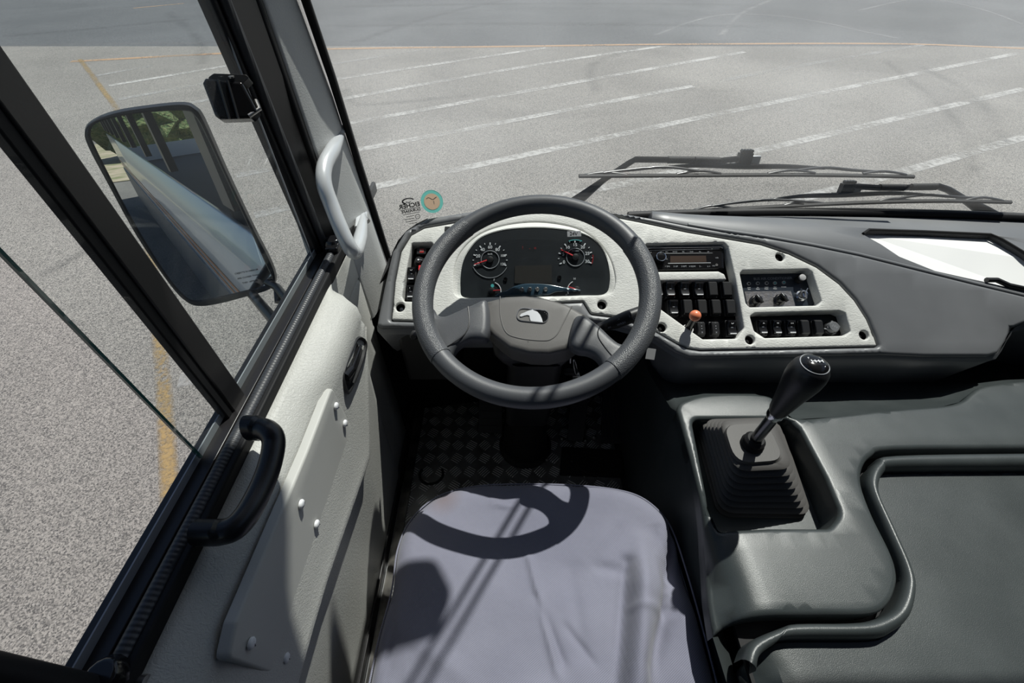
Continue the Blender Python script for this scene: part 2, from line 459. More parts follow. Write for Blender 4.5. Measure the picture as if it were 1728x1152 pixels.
GRAIN = [('grain', 260, 0.5, 0.0022)]
M = dict(
    fascia=mat('light grey grained plastic', (0.64, 0.64, 0.61), 0.55, bump=GRAIN),
    door=mat('pale grey grained trim', (0.47, 0.47, 0.445), 0.5, bump=GRAIN),
    plate=mat('pale grey smooth trim', (0.47, 0.47, 0.445), 0.55, bump=[('noise', 900, 0.15, 0.0006)]),
    pillar=mat('grey pillar trim', (0.54, 0.545, 0.535), 0.5, bump=[('grain', 300, 0.35, 0.0015)]),
    dash=mat('dark grey dash plastic', (0.135, 0.139, 0.146), 0.42, spec=0.6, bump=[('noise', 700, 0.12, 0.0006)], vary=(5, (0.175, 0.18, 0.188), 0.35, 0.75)),
    cover=mat('grey green moulded cowl', (0.036, 0.043, 0.044), 0.34, spec=0.45, bump=[('noise', 900, 0.3, 0.0008)], vary=(9, (0.056, 0.064, 0.065), 0.4, 0.75)),
    black=mat('black plastic', (0.012, 0.012, 0.013), 0.42),
    gloss=mat('gloss black plastic', (0.008, 0.008, 0.009), 0.15),
    rubber=mat('black rubber', (0.013, 0.013, 0.014), 0.6, spec=0.2),
    softrub=mat('dusty black rubber', (0.07, 0.066, 0.063), 0.6, bump=[('noise', 400, 0.2, 0.0008)]),
    ribbed=mat('ribbed rubber', (0.035, 0.037, 0.042), 0.45, bump=[('ribs', 60, 0.3, 0.0015)]),
    frame=mat('black painted frame', (0.014, 0.013, 0.014), 0.35, bump=[('noise', 300, 0.1, 0.0006)]),
    wheel=mat('steering wheel polyurethane', (0.075, 0.078, 0.085), 0.42, bump=[('noise', 900, 0.35, 0.0007)]),
    grip=mat('dimpled steering wheel grip', (0.075, 0.078, 0.085), 0.4, bump=[('cells', 560, 0.6, 0.0010)]),
    hub=mat('grey brown hub plastic', (0.105, 0.10, 0.095), 0.5, bump=[('noise', 1100, 0.35, 0.0006)]),
    chrome=mat('chrome', (0.75, 0.76, 0.78), 0.16, 1.0),
    steel=mat('dull steel', (0.42, 0.41, 0.4), 0.35, 1.0),
    silver=mat('silver paint', (0.55, 0.56, 0.58), 0.35, 0.6),
    white=mat('white marking', (0.75, 0.76, 0.78), 0.5),
    greymark=mat('grey marking', (0.30, 0.31, 0.33), 0.5),
    teal=mat('teal marking', (0.08, 0.45, 0.45), 0.5),
    red=mat('red pointer', (0.75, 0.03, 0.04), 0.45),
    dimred=mat('dim red legend', (0.35, 0.02, 0.02), 0.4),
    orange=mat('orange lever ball', (0.80, 0.24, 0.12), 0.35),
    dial=mat('dial face', (0.012, 0.015, 0.018), 0.4, vary=(14, (0.03, 0.035, 0.04), 0.5, 0.8)),
    lcd=mat('unlit brown display', (0.05, 0.032, 0.024), 0.25),
    lcd2=mat('unlit dark display', (0.03, 0.028, 0.026), 0.35),
    bluegloss=mat('blue black gloss strip', (0.03, 0.06, 0.09), 0.12, coat=1.0),
    acpanel=mat('dark blue panel', (0.016, 0.022, 0.032), 0.35),
    acsilver=mat('brushed panel', (0.42, 0.40, 0.40), 0.3, 0.8, bump=[('noise', 120, 0.4, 0.003)]),
    handle=mat('grey painted grab bar', (0.56, 0.58, 0.60), 0.28, 0.15, coat=0.4),
    pull=mat('black moulded pull handle', (0.012, 0.013, 0.016), 0.32, bump=[('noise', 700, 0.12, 0.0006)]),
    tray=mat('white tray liner', (0.82, 0.82, 0.81), 0.45),
    fabric=mat('blue grey seat cover cloth', (0.222, 0.224, 0.282), 0.9, spec=0.2, sheen=0.15, bump=[('weave', 190, 0.35, 0.0014), ('noise', 14, 0.25, 0.012)], vary=(7, (0.185, 0.187, 0.242), 0.35, 0.75)),
    stain=mat('brown stain', (0.20, 0.15, 0.13), 0.95),
    floorplate=mat('aluminium tread plate', (0.15, 0.152, 0.155), 0.36, 0.3, vary=(16, (0.08, 0.078, 0.075), 0.4, 0.7)),
    darkfloor=mat('dark floor', (0.02, 0.02, 0.022), 0.6),
    dark=mat('dark bulkhead', (0.010, 0.010, 0.011), 0.7),
    pedal=mat('pedal rubber', (0.014, 0.014, 0.015), 0.6),
    mirror=mat('mirror silver', (0.82, 0.85, 0.86), 0.0, 1.0),
    body=mat('white bus paint', (0.70, 0.72, 0.74), 0.25, coat=0.5),
    stripe=mat('orange stripe', (0.65, 0.22, 0.05), 0.35),
    bodydark=mat('grey skirt paint', (0.06, 0.075, 0.10), 0.4),
    sticker=film_mat('green sticker ring', (0.16, 0.50, 0.44)),
    stickerc=film_mat('beige sticker centre', (0.85, 0.72, 0.60)),
    etch=mat('black glass print', (0.02, 0.02, 0.025), 0.6),
    paper=mat('pale tag', (0.40, 0.40, 0.40), 0.6),
    leaf=mat('green foliage', (0.06, 0.11, 0.035), 0.8, bump=[('noise', 9, 1.0, 0.3)], vary=(9, (0.15, 0.17, 0.07), 0.4, 0.65)),
    soil=mat('dry verge', (0.36, 0.30, 0.22), 0.9, vary=(1.2, (0.16, 0.17, 0.08), 0.4, 0.65)),
    ceiling=mat('grey ceiling lining', (0.22, 0.22, 0.22), 0.8),
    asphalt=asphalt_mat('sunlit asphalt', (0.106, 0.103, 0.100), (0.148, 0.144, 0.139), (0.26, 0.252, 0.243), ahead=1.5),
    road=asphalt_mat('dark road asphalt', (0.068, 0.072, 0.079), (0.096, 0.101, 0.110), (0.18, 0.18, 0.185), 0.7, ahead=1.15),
    paint=paint_mat('worn white paint', (0.46, 0.45, 0.435), 0.46),
    paint2=paint_mat('thin worn white paint', (0.36, 0.355, 0.35), 0.38, most=0.7),
    ochre=paint_mat('worn yellow paint', (0.30, 0.205, 0.085), 0.44, 30, most=0.8),
    orangeline=paint_mat('orange edge line', (0.42, 0.27, 0.16), 0.55, most=0.75),
    skid=paint_mat('tyre rubber', (0.07, 0.07, 0.072), 0.55, 3, soft=0.8, most=0.30),
    arc=paint_mat('pale tyre track', (0.30, 0.30, 0.30), 0.5, 4, soft=0.6, most=0.7),
    screen=glass_mat('windscreen glass', (0.95, 0.97, 0.96), 0.35, 0.05, 0.15, wiped=(0.06, 0.36)),
    pane=glass_mat('side glass', (0.97, 0.985, 0.98), 0.35, 0.004, 0.02),
    lens=glass_mat('instrument lens', (0.97, 0.98, 0.98), 0.7, 0.0, 0.012, scale=9),
    edge=mat('green glass edge', (0.03, 0.10, 0.09), 0.1, coat=1.0),
)

# a brownish worn patch near the front left of the seat cloth
_nt = M['fabric'].node_tree; _b = _nt.nodes['Principled BSDF']; _src = _b.inputs['Base Color'].links[0].from_socket
_tc = [n for n in _nt.nodes if n.type == 'TEX_COORD'][0]
_d = _nt.nodes.new('ShaderNodeVectorMath'); _d.operation = 'DISTANCE'; _nt.links.new(_tc.outputs['Object'], _d.inputs[0])
STAIN = _d.inputs[1]
_r = _nt.nodes.new('ShaderNodeMapRange'); _r.inputs['From Min'].default_value = 0.0; _r.inputs['From Max'].default_value = 0.045; _r.inputs['To Min'].default_value = 0.65; _r.inputs['To Max'].default_value = 0
_nt.links.new(_d.outputs['Value'], _r.inputs['Value'])
_w = _nt.nodes.new('ShaderNodeTexWave'); _w.inputs['Scale'].default_value = 125; _w.inputs['Distortion'].default_value = 0.8; _w.inputs['Detail Scale'].default_value = 3
_mp = _nt.nodes.new('ShaderNodeMapping'); _mp.inputs['Rotation'].default_value = (0, 0, math.radians(55)); _nt.links.new(_tc.outputs['Object'], _mp.inputs[0]); _nt.links.new(_mp.outputs[0], _w.inputs['Vector'])
_wr = _nt.nodes.new('ShaderNodeMapRange'); _wr.inputs['To Min'].default_value = 0.82; _wr.inputs['To Max'].default_value = 1.15; _nt.links.new(_w.outputs['Fac'], _wr.inputs['Value'])
_wm = _nt.nodes.new('ShaderNodeMixRGB'); _wm.blend_type = 'MULTIPLY'; _wm.inputs[0].default_value = 1; _nt.links.new(_src, _wm.inputs[1]); _nt.links.new(_wr.outputs[0], _wm.inputs[2]); _src = _wm.outputs[0]
_m = _nt.nodes.new('ShaderNodeMixRGB'); _m.inputs[2].default_value = (0.17, 0.12, 0.11, 1)
_nt.links.new(_r.outputs[0], _m.inputs[0]); _nt.links.new(_src, _m.inputs[1]); _nt.links.new(_m.outputs[0], _b.inputs['Base Color'])

# ------------------------------------------------------------------ the ground outside
APRON_Y = atz(900, 78, GZ).y
def rect_xy(x0, x1, y0, y1, z):
    return [Vector((x0, y0, z)), Vector((x1, y0, z)), Vector((x1, y1, z)), Vector((x0, y1, z))]
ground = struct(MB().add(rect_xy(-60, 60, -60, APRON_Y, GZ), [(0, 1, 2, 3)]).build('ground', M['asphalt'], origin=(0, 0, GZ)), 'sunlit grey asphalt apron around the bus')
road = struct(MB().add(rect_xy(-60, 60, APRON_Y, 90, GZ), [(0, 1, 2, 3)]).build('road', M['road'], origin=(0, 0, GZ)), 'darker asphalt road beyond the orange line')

def ribbon(px, width, m, name='painted_line', parent=None, lift=0.004, smooth=True, n=6, edge=0.15, fade=False):
    P = [atz(x, y, GZ) for x, y in px]
    if len(P) > 2 and smooth: P = [Vector(p) for p in cr([tuple(p) for p in P], False, n)]
    vs = []; fs = []; wear = []
    for i, p in enumerate(P):
        t = (P[min(i + 1, len(P) - 1)] - P[max(i - 1, 0)]).normalized(); nrm = Vector((-t.y, t.x, 0))
        e = 0.0 if fade and i in (0, len(P) - 1) else 1.0
        for k, wv in ((0.5, 0.0), (0.5 - edge, 1.0), (edge - 0.5, 1.0), (-0.5, 0.0)):
            vs.append(p + nrm * width * k + Vector((0, 0, lift))); wear.append(wv * e)
        if i: fs += [(4 * i - 4 + q, 4 * i - 3 + q, 4 * i + 1 + q, 4 * i + q) for q in range(3)]
    o = MB().add(vs, fs).build(name, m, parent or ground, merge=0)
    at = o.data.attributes.new('wear', 'FLOAT', 'POINT')
    for i, w in enumerate(wear): at.data[i].value = w
    return o
WL = [
    ([(163, 128), (257, 111)], 0.10, 'paint2'), ([(184, 145), (385, 111)], 0.11, 'paint'), ([(200, 168), (352, 140)], 0.11, 'paint2'),
    ([(323, 174), (420, 155)], 0.11, 'paint2'),
    ([(557, 109), (640, 96), (713, 85)], 0.10, 'paint2'),
    ([(562, 135), (766, 104), (921, 81)], 0.11, 'paint'),
    ([(573, 168), (837, 121), (1013, 93), (1128, 77)], 0.12, 'paint'),
    ([(585, 209), (872, 157), (1128, 111), (1256, 88)], 0.12, 'paint'),
    ([(599, 254), (837, 209), (1128, 153), (1170, 146)], 0.115, 'paint'),
    ([(1204, 139), (1380, 106), (1558, 76)], 0.12, 'paint2'),
    ([(399, 297), (470, 283)], 0.11, 'paint2'), ([(430, 364), (515, 343)], 0.115, 'paint2'), ([(302, 642), (403, 620)], 0.11, 'paint2'),
    ([(620, 318), (872, 265), (1128, 210), (1420, 150), (1718, 90)], 0.12, 'paint'),
    ([(800, 368), (918, 338), (1100, 300), (1232, 266), (1480, 208), (1728, 150)], 0.12, 'paint'),
    ([(1330, 340), (1395, 324), (1560, 280), (1728, 232), (1800, 212)], 0.12, 'paint'),
]
for px, w, k in WL: ribbon(px, w * 1.35, M[k])
ribbon([(120, 104), (380, 90), (545, 83), (900, 78), (1128, 75), (1500, 74), (1728, 82), (1900, 90)], 0.17, M['orangeline'], parent=road)
ribbon([(135, 100), (172, 150), (205, 200), (240, 330), (268, 560), (284, 770), (286, 900)], 0.105, M['ochre'], edge=0.3)
ribbon([(225, 14), (310, 6)], 0.10, M['orangeline'], parent=road)
for px, w in (([(1100, 62), (1170, 36), (1225, 25), (1302, 26), (1388, 38), (1451, 52), (1520, 66)], 0.10), ([(1215, 62), (1250, 24), (1302, 0), (1350, -16)], 0.12),
              ([(1440, 20), (1552, -2), (1649, 14), (1728, 42)], 0.08), ([(1328, 26), (1335, -10)], 0.10), ([(1128, 32), (1225, 22)], 0.08)):
    ribbon(px, w * 1.8, M['arc'], 'tyre_track', road, edge=0.4, fade=True)
for px, w in (([(590, 75), (760, 20), (960, -20)], 0.28), ([(545, 45), (900, 40), (1300, 45)], 0.35), ([(560, 12), (900, 6), (1250, 8)], 0.4), ([(0, 62), (160, 48), (330, 32)], 0.3), ([(280, 20), (330, 60), (345, 110)], 0.22)):
    ribbon(px, w * 1.6, M['skid'], 'skid_mark', road, edge=0.45, fade=True)
for px, w in (([(580, 150), (600, 175), (680, 172), (800, 160)], 0.16), ([(1010, 160), (1000, 110), (1080, 80)], 0.2), ([(1550, 110), (1640, 160), (1700, 240)], 0.2), ([(1490, 100), (1600, 190), (1650, 300)], 0.16),
              ([(60, 470), (150, 420), (190, 380)], 0.1)):
    ribbon(px, w * 1.5, M['skid'], 'skid_mark', edge=0.45, fade=True)
# verge and shrubs far behind, seen in the door mirror and through the rear windows
struct(MB().add([Vector((x, y, GZ + 0.02)) for x, y in ((-55, -32), (-3, -30), (-1.2, -17.5), (6, -13), (16, -6.5), (55, -4), (55, -55), (-55, -55))], [(0, 1, 2, 3, 4, 5, 6)]).build('verge', M['soil']), 'dry grassy verge behind the bus')
def shrub(x, y, r, h, label):
    mb = MB(); mb.ball((x, y, GZ + h * 0.45), 1, 28, 18, (r, r, h * 0.55))
    for i, v in enumerate(mb.v):
        c = Vector((x, y, GZ + h * 0.45)); d = v - c
        k = 1 + 0.22 * math.sin(v.x * 5 + v.z * 3) * math.cos(v.y * 4 - v.z * 6) + random.uniform(-0.08, 0.08)
        mb.v[i] = c + d * k
    o = mb.build('shrub', M['leaf'], smooth=0)
    tag(o, label, 'shrub', 'shrubs on the verge behind the bus')
shrub(1.6, -25.0, 2.2, 3.8, 'tall narrow green shrub behind the bus, beside the warning sign')
shrub(6.8, -21.0, 2.4, 3.4, 'broad green shrub mirrored through the rear side windows')
shrub(12.5, -14.0, 2.6, 3.8, 'dense green shrub mirrored at the upper right of the mirror glass')
shrub(19.0, -12.0, 2.8, 3.2, 'wide green shrub farthest right behind the bus')
shrub(-12.0, -38.0, 3.0, 3.0, 'low green shrub far left behind the bus')
sg = thing('warning_sign', 'red bordered triangular warning sign on the verge, seen in the mirror', 'sign', (2.2, -18.5, GZ))
MB().tube([(2.2, -18.5, GZ), (2.2, -18.5, GZ + 2.2)], 0.04).build('post', M['steel'], sg)
fs = Frame((2.2, -18.45, GZ + 2.3), (-1, 0, 0), (0, 1, 0))
MB().flat(fs, rp([(-0.5, -0.35), (0.5, -0.35), (0, 0.5)], 0.06), -0.02, 0.0).build('sign_border', M['red'], sg)
MB().flat(fs, rp([(-0.34, -0.25), (0.34, -0.25), (0, 0.33)], 0.04), 0.0, 0.01).build('sign_face', M['white'], sg)

# ------------------------------------------------------------------ bus shell
XL = -0.425                                             # inner face of the left window line
ext = [(-0.445, -1.95), (-0.465, -1.2), (-0.462, -0.64)]
mb = MB()
mb.loft([[Vector((x, y, z)) for x, z in ext] for y in (-11.5, -8, -4, -1, 0.6, 0.9)], closed=False)
wl = struct(mb.build('wall_left', M['body'], solid=0.02, origin=(-0.46, -3, -1.95)), 'white painted left side of the bus')
mb = MB()
for a, b in ((-1.165, -1.14), (-1.24, -1.215)):
    mb.loft([[Vector((-0.4685, y, z)) for z in (a, b)] for y in (-11.4, 0.88)], closed=False)
mb.build('body_stripe', M['stripe'], wl)
MB().box(Frame((-0.463, -5.3, -1.63), (1, 0, 0), (0, 0, 1)), 0.012, 6.1, 0.32).build('lower_skirt', M['bodydark'], wl)
for y, w in ((-0.02, 0.09), (-1.55, 0.05), (-2.95, 0.05), (-4.35, 0.05), (-5.75, 0.05), (-7.15, 0.05), (-8.55, 0.05), (-9.95, 0.05), (-11.4, 0.1)):
    MB().box(Frame((-0.44, y, 0.33), (1, 0, 0), (0, 0, 1)), 0.02, w, 0.91).build('window_post', M['frame'], wl)
MB().box(Frame((-0.44, -5.3, 1.14), (1, 0, 0), (0, 0, 1)), 0.03, 6.25, 0.10).build('roof_rail', M['body'], wl)
wr = struct(MB().box(Frame((1.93, -5.3, -1.42), (1, 0, 0), (0, 0, 1)), 0.03, 6.2, 0.53).build('wall_right', M['body']), 'right side of the bus')
MB().box(Frame((1.92, 0.05, -0.35), (1, 0, 0), (0, 0, 1)), 0.03, 0.84, 0.75).build('side_baffle', M['dark'], wr)  # unseen dark panel, added to cut the light entering from the right
for y in (0.88, -0.3, -1.7, -3.1, -4.5, -5.9, -7.3, -8.7, -10.1, -11.4):
    MB().box(Frame((1.93, y, 0.33), (1, 0, 0), (0, 0, 1)), 0.02, 0.05, 0.91).build('window_post', M['frame'], wr)
struct(MB().box(Frame((0.78, -0.80, 0.0), (1, 0, 0), (0, 0, 1)), 1.13, 0.02, 1.24).build('light_baffle', mat('dark cab partition', (0.05, 0.05, 0.052), 0.7)), 'unseen dark baffle added behind the driver seat to keep light out')  # added out of view to shut off light from the rear
struct(MB().box(Frame((0.74, -5.25, 1.27), (1, 0, 0), (0, 0, 1)), 1.22, 6.3, 0.03).build('ceiling', M['ceiling']), 'roof of the bus')
wb = struct(MB().box(Frame((0.74, -11.5, -1.4), (1, 0, 0), (0, 0, 1)), 1.18, 0.03, 0.45).build('wall_back', M['body']), 'rear of the bus')
wf = MB()
wf.loft([[Vector((x, screen_y(x, -0.62) + 0.045, z)) for x in [-0.42 + i * 0.235 for i in range(11)]] for z in (-1.9, -0.70)], closed=False)
struct(wf.build('wall_front', M['body'], solid=0.02), 'bus front below the windscreen')
bulk = MB(); bulk.loft([[Vector((x, screen_y(x, -0.62) - 0.03, z)) for x in [-0.40 + i * 0.225 for i in range(11)]] for z in (FZ, -0.66)], closed=False)
struct(bulk.build('bulkhead', M['dark'], solid=0.01), 'dark bulkhead under the dash')

MB().box(Frame((-0.395, 0.88, -0.95), (1, 0, 0), (0, 0, 1)), 0.035, 0.12, 0.31).build('side_filler', M['dark'], wl)
# cab floor with tread plate
fl = struct(MB().box(Frame((0.74, -5.2, FZ - 0.02), (1, 0, 0), (0, 0, 1)), 1.17, 6.2, 0.018).build('floor', M['darkfloor']), 'dark cab floor')
plate = MB().box(Frame((0.0, 0.52, FZ + 0.001), (1, 0, 0), (0, 0, 1)), 0.335, 0.46, 0.003)
tread = MB()
pitch = 0.047
for i in range(-8, 9):
    for j in range(0, 21):
        cx, cy = i * pitch * 0.94, 0.06 + j * pitch
        if not (-0.32 < cx < 0.32 and 0.1 < cy < 0.96): continue
        d = 1 if (i + j) % 2 else -1
        an = math.radians(38 * d + 8)
        fr = Frame((cx, cy, FZ + 0.004), (math.cos(an), math.sin(an), 0), (0, 0, 1))
        for k in range(-2, 3):
            c = k * 0.0067
            L = 0.0165 - abs(k) * 0.0012
            tread.box(fr, L, 0.0010, 0.0011, (0, c, 0.0008), 0.72)
plate.build('tread_plate', M['floorplate'], fl)
t = tread.build('tread_pattern', mat('worn bright tread', (0.75, 0.75, 0.75), 0.28, 0.3), fl, smooth=0); t['kind'] = 'stuff'
# ring-shaped oil stain and rail
rail = struct(MB().box(Frame((-0.345, 0.35, FZ + 0.02), (1, 0, 0), (0, 0, 1)), 0.009, 0.62, 0.02).build('trim_1', M['frame'], bevel=0.002), 'black metal rail along the floor edge')
MB().box(Frame((-0.318, 0.35, FZ + 0.008), (1, 0, 0), (0, 0, 1)), 0.012, 0.62, 0.006).build('rail_flange', mat('worn metal strip', (0.10, 0.095, 0.085), 0.4, 0.6, vary=(18, (0.03, 0.028, 0.026), 0.4, 0.6)), rail)
MB().lathe(Frame((-0.352, 0.14, FZ + 0.10), (0, 1, 0), (1, 0, 0)), [(0.005, 0), (0.004, 0.004), (0.002, 0.005)], 10).build('rivet', M['steel'], rail)

# ------------------------------------------------------------------ windscreen
xs = [-0.335 + i * (2.2 / 22) for i in range(23)]
zs = [-0.64 + i * 0.12 for i in range(16)]
ws = struct(MB().loft([[Vector((x - 0.02 * (z + 0.6) * (1 if x < 0 else 0), screen_y(x, z), z)) for x in xs] for z in zs], closed=False).build('window_1', M['screen'], solid=0.004), 'dusty curved windscreen')
mb = MB()
mb.tube([(x, screen_y(x, -0.58) + 0.002, -0.572 + 0.012 * (1 - ((x - 0.85) / 1.1) ** 2)) for x in [0.30 + i * 0.06 for i in range(27)]], 0.010, 8, ry=0.012)
mb.build('bottom_seal', M['rubber'], ws)
lp = [atw(x, y, 0.0) for x, y in ((516, 0), (560, 130), (605, 275), (646, 405))]
d0 = (lp[0] - lp[-1]).normalized()
lp = [lp[0] + d0 * 1.4] + lp + [lp[-1] - d0 * 0.08]
MB().tube(lp, 0.0085, 8).build('left_seal', M['rubber'], ws)
MB().box(Frame((0.75, screen_y(0.75, 0.9), 1.19), (1, 0, 0), (0, -1, 0)), 1.12, 0.04, 0.03).build('header_rail', M['frame'], ws)

# windscreen print and sticker: printed on the glass, so read backwards from inside
def glass_frame(px, py, off=-0.002, tilt=0.0):
    P = atw(px, py, off); e = 0.01
    dx = Vector((e, screen_y(P.x + e, P.z) - screen_y(P.x, P.z), 0)); dz = Vector((0, screen_y(P.x, P.z + e) - screen_y(P.x, P.z), e))
    n = dx.cross(dz).normalized()
    if n.y > 0: n = -n
    u = dx.normalized()
    f = Frame(P, u, n); return f.shift(0, 0, 0, tilt)
gp = thing('glass_print', 'small black printed maker mark in reversed lettering at the windscreen corner', 'print', atw(693, 375))
g = glass_frame(691, 347, -0.009)
g = Frame(g.o, (1, 0.34, 0.03), (0.34, -1, 0.06))
MB().text(g, 'EICHER', 0.0150, mirror=True, ext=0.0002, bold=0.0005).build('maker_name', M['etch'], gp)
mb = MB(); mb.tube([g.P(0.013 * math.cos(a) - 0.001, 0.012 + 0.006 * math.sin(a), 0) for a in [0.2 + k * 0.25 for k in range(17)]], 0.0018, 6)
mb.tube([g.P(0.006 * math.cos(a), 0.011 + 0.003 * math.sin(a), 0) for a in [3.3 + k * 0.25 for k in range(10)]], 0.001, 6)
mb.build('maker_emblem', M['etch'], gp)
mb = MB(); mb.text(g.shift(0.001, -0.013, 0), 'DURASAFE', 0.0095, mirror=True, ext=0.0002, bold=0.0003)
mb.box(g, 0.024, 0.0006, 0.0002, (0, -0.0075, 0)); mb.box(g, 0.020, 0.0006, 0.0002, (0.001, -0.0195, 0))
mb.build('glass_grade', M['etch'], gp)
mb = MB(); g3 = g.shift(0.001, -0.026, 0)
for k, (a, b) in enumerate(((0.0, 0.010), (-0.004, 0.012), (0.0, 0.014), (0.003, 0.010))): mb.box(g3, b, 0.0006, 0.0002, (a - 0.004, -k * 0.0062, 0))
mb.tube([g3.P(0.0125 + 0.0055 * math.cos(a), -0.004 + 0.0055 * math.sin(a), 0) for a in [k * 0.3 for k in range(21)]], 0.0007, 5, closed=True)
mb.text(g3.shift(0.0125, -0.004, 0), 'e1', 0.006, mirror=True, ext=0.0002)
mb.build('approval_marks', M['etch'], gp)
st = thing('round_sticker', 'round green edged sticker with a beige centre stuck low on the windscreen', 'sticker', atw(729, 340))
g = glass_frame(729, 340, -0.003)
mb = MB(); R0 = 0.026
mb.loft([[g.P(R0 * math.cos(a), R0 * math.sin(a) * 1.15, w) for a in [k * math.pi / 24 for k in range(48)]] for w in (0, 0.0006)] +
        [[g.P(R0 * .72 * math.cos(a), R0 * .72 * math.sin(a) * 1.15, w) for a in [k * math.pi / 24 for k in range(48)]] for w in (0.0006, 0)])
mb.build('sticker_ring', M['sticker'], st)
MB().flat(g, circ(0, 0, R0 * .72, 32, R0 * .83), 0, 0.0004).build('sticker_centre', M['stickerc'], st)
mb = MB(); mb.tube([g.P(-0.012 + k * 0.004, 0.008 + 0.003 * math.sin(k * 1.3), 0.0006) for k in range(7)], 0.0009, 5); mb.tube([g.P(0.004, 0.002 - k * 0.003, 0.0006) for k in range(4)], 0.0007, 5)
mb.build('sticker_scribble', M['greymark'], st)

# fittings hanging at the head of the windscreen
sv = thing('sun_visor', 'padded sun visor at the top left of the windscreen', 'visor', (-0.1, 0.95, 1.1))
vf = Frame((0, 0.95, 0), (1, 0, 0), (0, -1, 0))
MB().flat(vf, rp([(-0.38, 0.90), (0.10, 0.895), (0.20, 1.08), (0.22, 1.20), (-0.38, 1.20)], 0.04), -0.01, 0.01).build('visor_pad', M['black'], sv, bevel=0.006)
MB().tube([(-0.3, 0.95, 1.19), (-0.3, 0.97, 1.23)], 0.008, 8).build('visor_hinge', M['steel'], sv)
im = thing('interior_mirror', 'interior mirror hung on a double rod bracket inside the windscreen', 'mirror', (0.3, 0.95, 0.7))
mb = MB()
for x in (0.338, 0.366): mb.tube([(x, 0.945, 0.02), (x, 0.945, 1.20)], 0.0055, 8)
mb.build('bracket_rod', M['black'], im)
MB().flat(vf, rp([(0.13, 0.55), (0.25, 0.54), (0.32, 0.66), (0.338, 0.80), (0.20, 0.82), (0.12, 0.7)], 0.05), -0.012, 0.012).build('mirror_case', M['black'], im, bevel=0.006)

# ------------------------------------------------------------------ A pillar
pil = MB()
zz = [-0.72, -0.60, -0.45, -0.2, 0.1, 0.5, 0.9, 1.24]
def pil_edge(z):                                       # edge against the window frame; the pillar leans slightly
    return Vector((-0.355 - 0.0625 * (z + 0.58), 0.817 + 0.075 * (min(z, 0.1) + 0.58), z))
def pil_front(z):
    return Vector((-0.333 - 0.0625 * (z + 0.58), 0.944 + 0.008 * (z + 0.58), z))
def pilring(z):
    A = pil_edge(z); B = pil_front(z); d = B - A
    nrm = Vector((d.y, -d.x, 0)).normalized()
    return [A + Vector((0, -0.006, 0)), A + nrm * 0.004, A + d * 0.33 + nrm * 0.006, A + d * 0.6 + nrm * 0.012, A + d * 0.85 + nrm * 0.010, B + nrm * 0.002, B + Vector((-0.01, 0.010, 0)),
            Vector((-0.45, 0.955, z)), Vector((-0.455, A.y, z))]
pil.loft([pilring(z) for z in zz], True, True, True)
pc = struct(pil.build('pillar_left', M['pillar'], smooth=60), 'light grey trim of the left windscreen pillar')
# black rubber and frame strips beside it
fb = MB()
fy = lambda z: 0.766 - 0.085 * (min(z, 0.1) + 0.49)
fb.loft([[Vector((-0.420, fy(z), z)), Vector((-0.404, fy(z) + 0.001, z)), Vector((-0.396, fy(z) + 0.02, z)), pil_edge(z) + Vector((-0.004, -0.012, 0)), pil_edge(z) + Vector((0.001, -0.003, 0)), pil_edge(z) + Vector((-0.03, 0.02, 0)), Vector((-0.45, 0.85, z))] for z in zz], True, True, True)
win = struct(fb.build('window_2', M['frame']), 'black framed sliding driver window')
MB().tube([(-0.404, fy(z) + 0.004, z) for z in zz], 0.007, 10).build('front_seal', M['rubber'], win)
MB().tube([(-0.394, fy(z) + 0.019, z) for z in zz], 0.0085, 10).build('ribbed_seal', M['ribbed'], win)
MB().tube([pil_edge(z) + Vector((-0.008, -0.012, 0)) for z in zz], 0.007, 10).build('pillar_seal', M['rubber'], win)

# ------------------------------------------------------------------ driver window
SZ = -0.50
mb = MB()
mb.box(Frame((-0.397, 0.35, SZ - 0.02), (1, 0, 0), (0, 0, 1)), 0.010, 0.72, 0.012)
mb.box(Frame((-0.385, 0.35, SZ - 0.026), (1, 0, 0), (0, 0, 1)), 0.02, 0.72, 0.006)
mb.box(Frame((-0.4115, 0.35, SZ - 0.012), (1, 0, 0), (0, 0, 1)), 0.005, 0.72, 0.014)
mb.build('sill_channel', M['frame'], win, bevel=0.0015)
MB().box(Frame((-0.4065, 0.35, SZ - 0.004), (1, 0, 0), (0, 0, 1)), 0.0009, 0.72, 0.007).build('sill_edge', M['greymark'], win)
MB().tube([(-0.366, 0.06, SZ + 0.002), (-0.366, 0.76, SZ + 0.002)], 0.009, 12, ry=0.009).build('ribbed_sill_strip', M['ribbed'], win)
MB().box(Frame((-0.353, 0.35, SZ - 0.006), (1, 0, 0), (0, 0, 1)), 0.005, 0.72, 0.013).build('inner_sill_lip', M['rubber'], win, bevel=0.003)
# mullion
MB().box(Frame((-0.4085, 0.383, 0.34), (1, 0, 0), (0, 0, 1)), 0.0135, 0.017, 0.85).build('mullion', M['frame'], win, bevel=0.003)
MB().box(Frame((-0.4035, 0.361, 0.34), (1, 0, 0), (0, 0, 1)), 0.006, 0.007, 0.85).build('mullion_seal', M['rubber'], win, bevel=0.002)
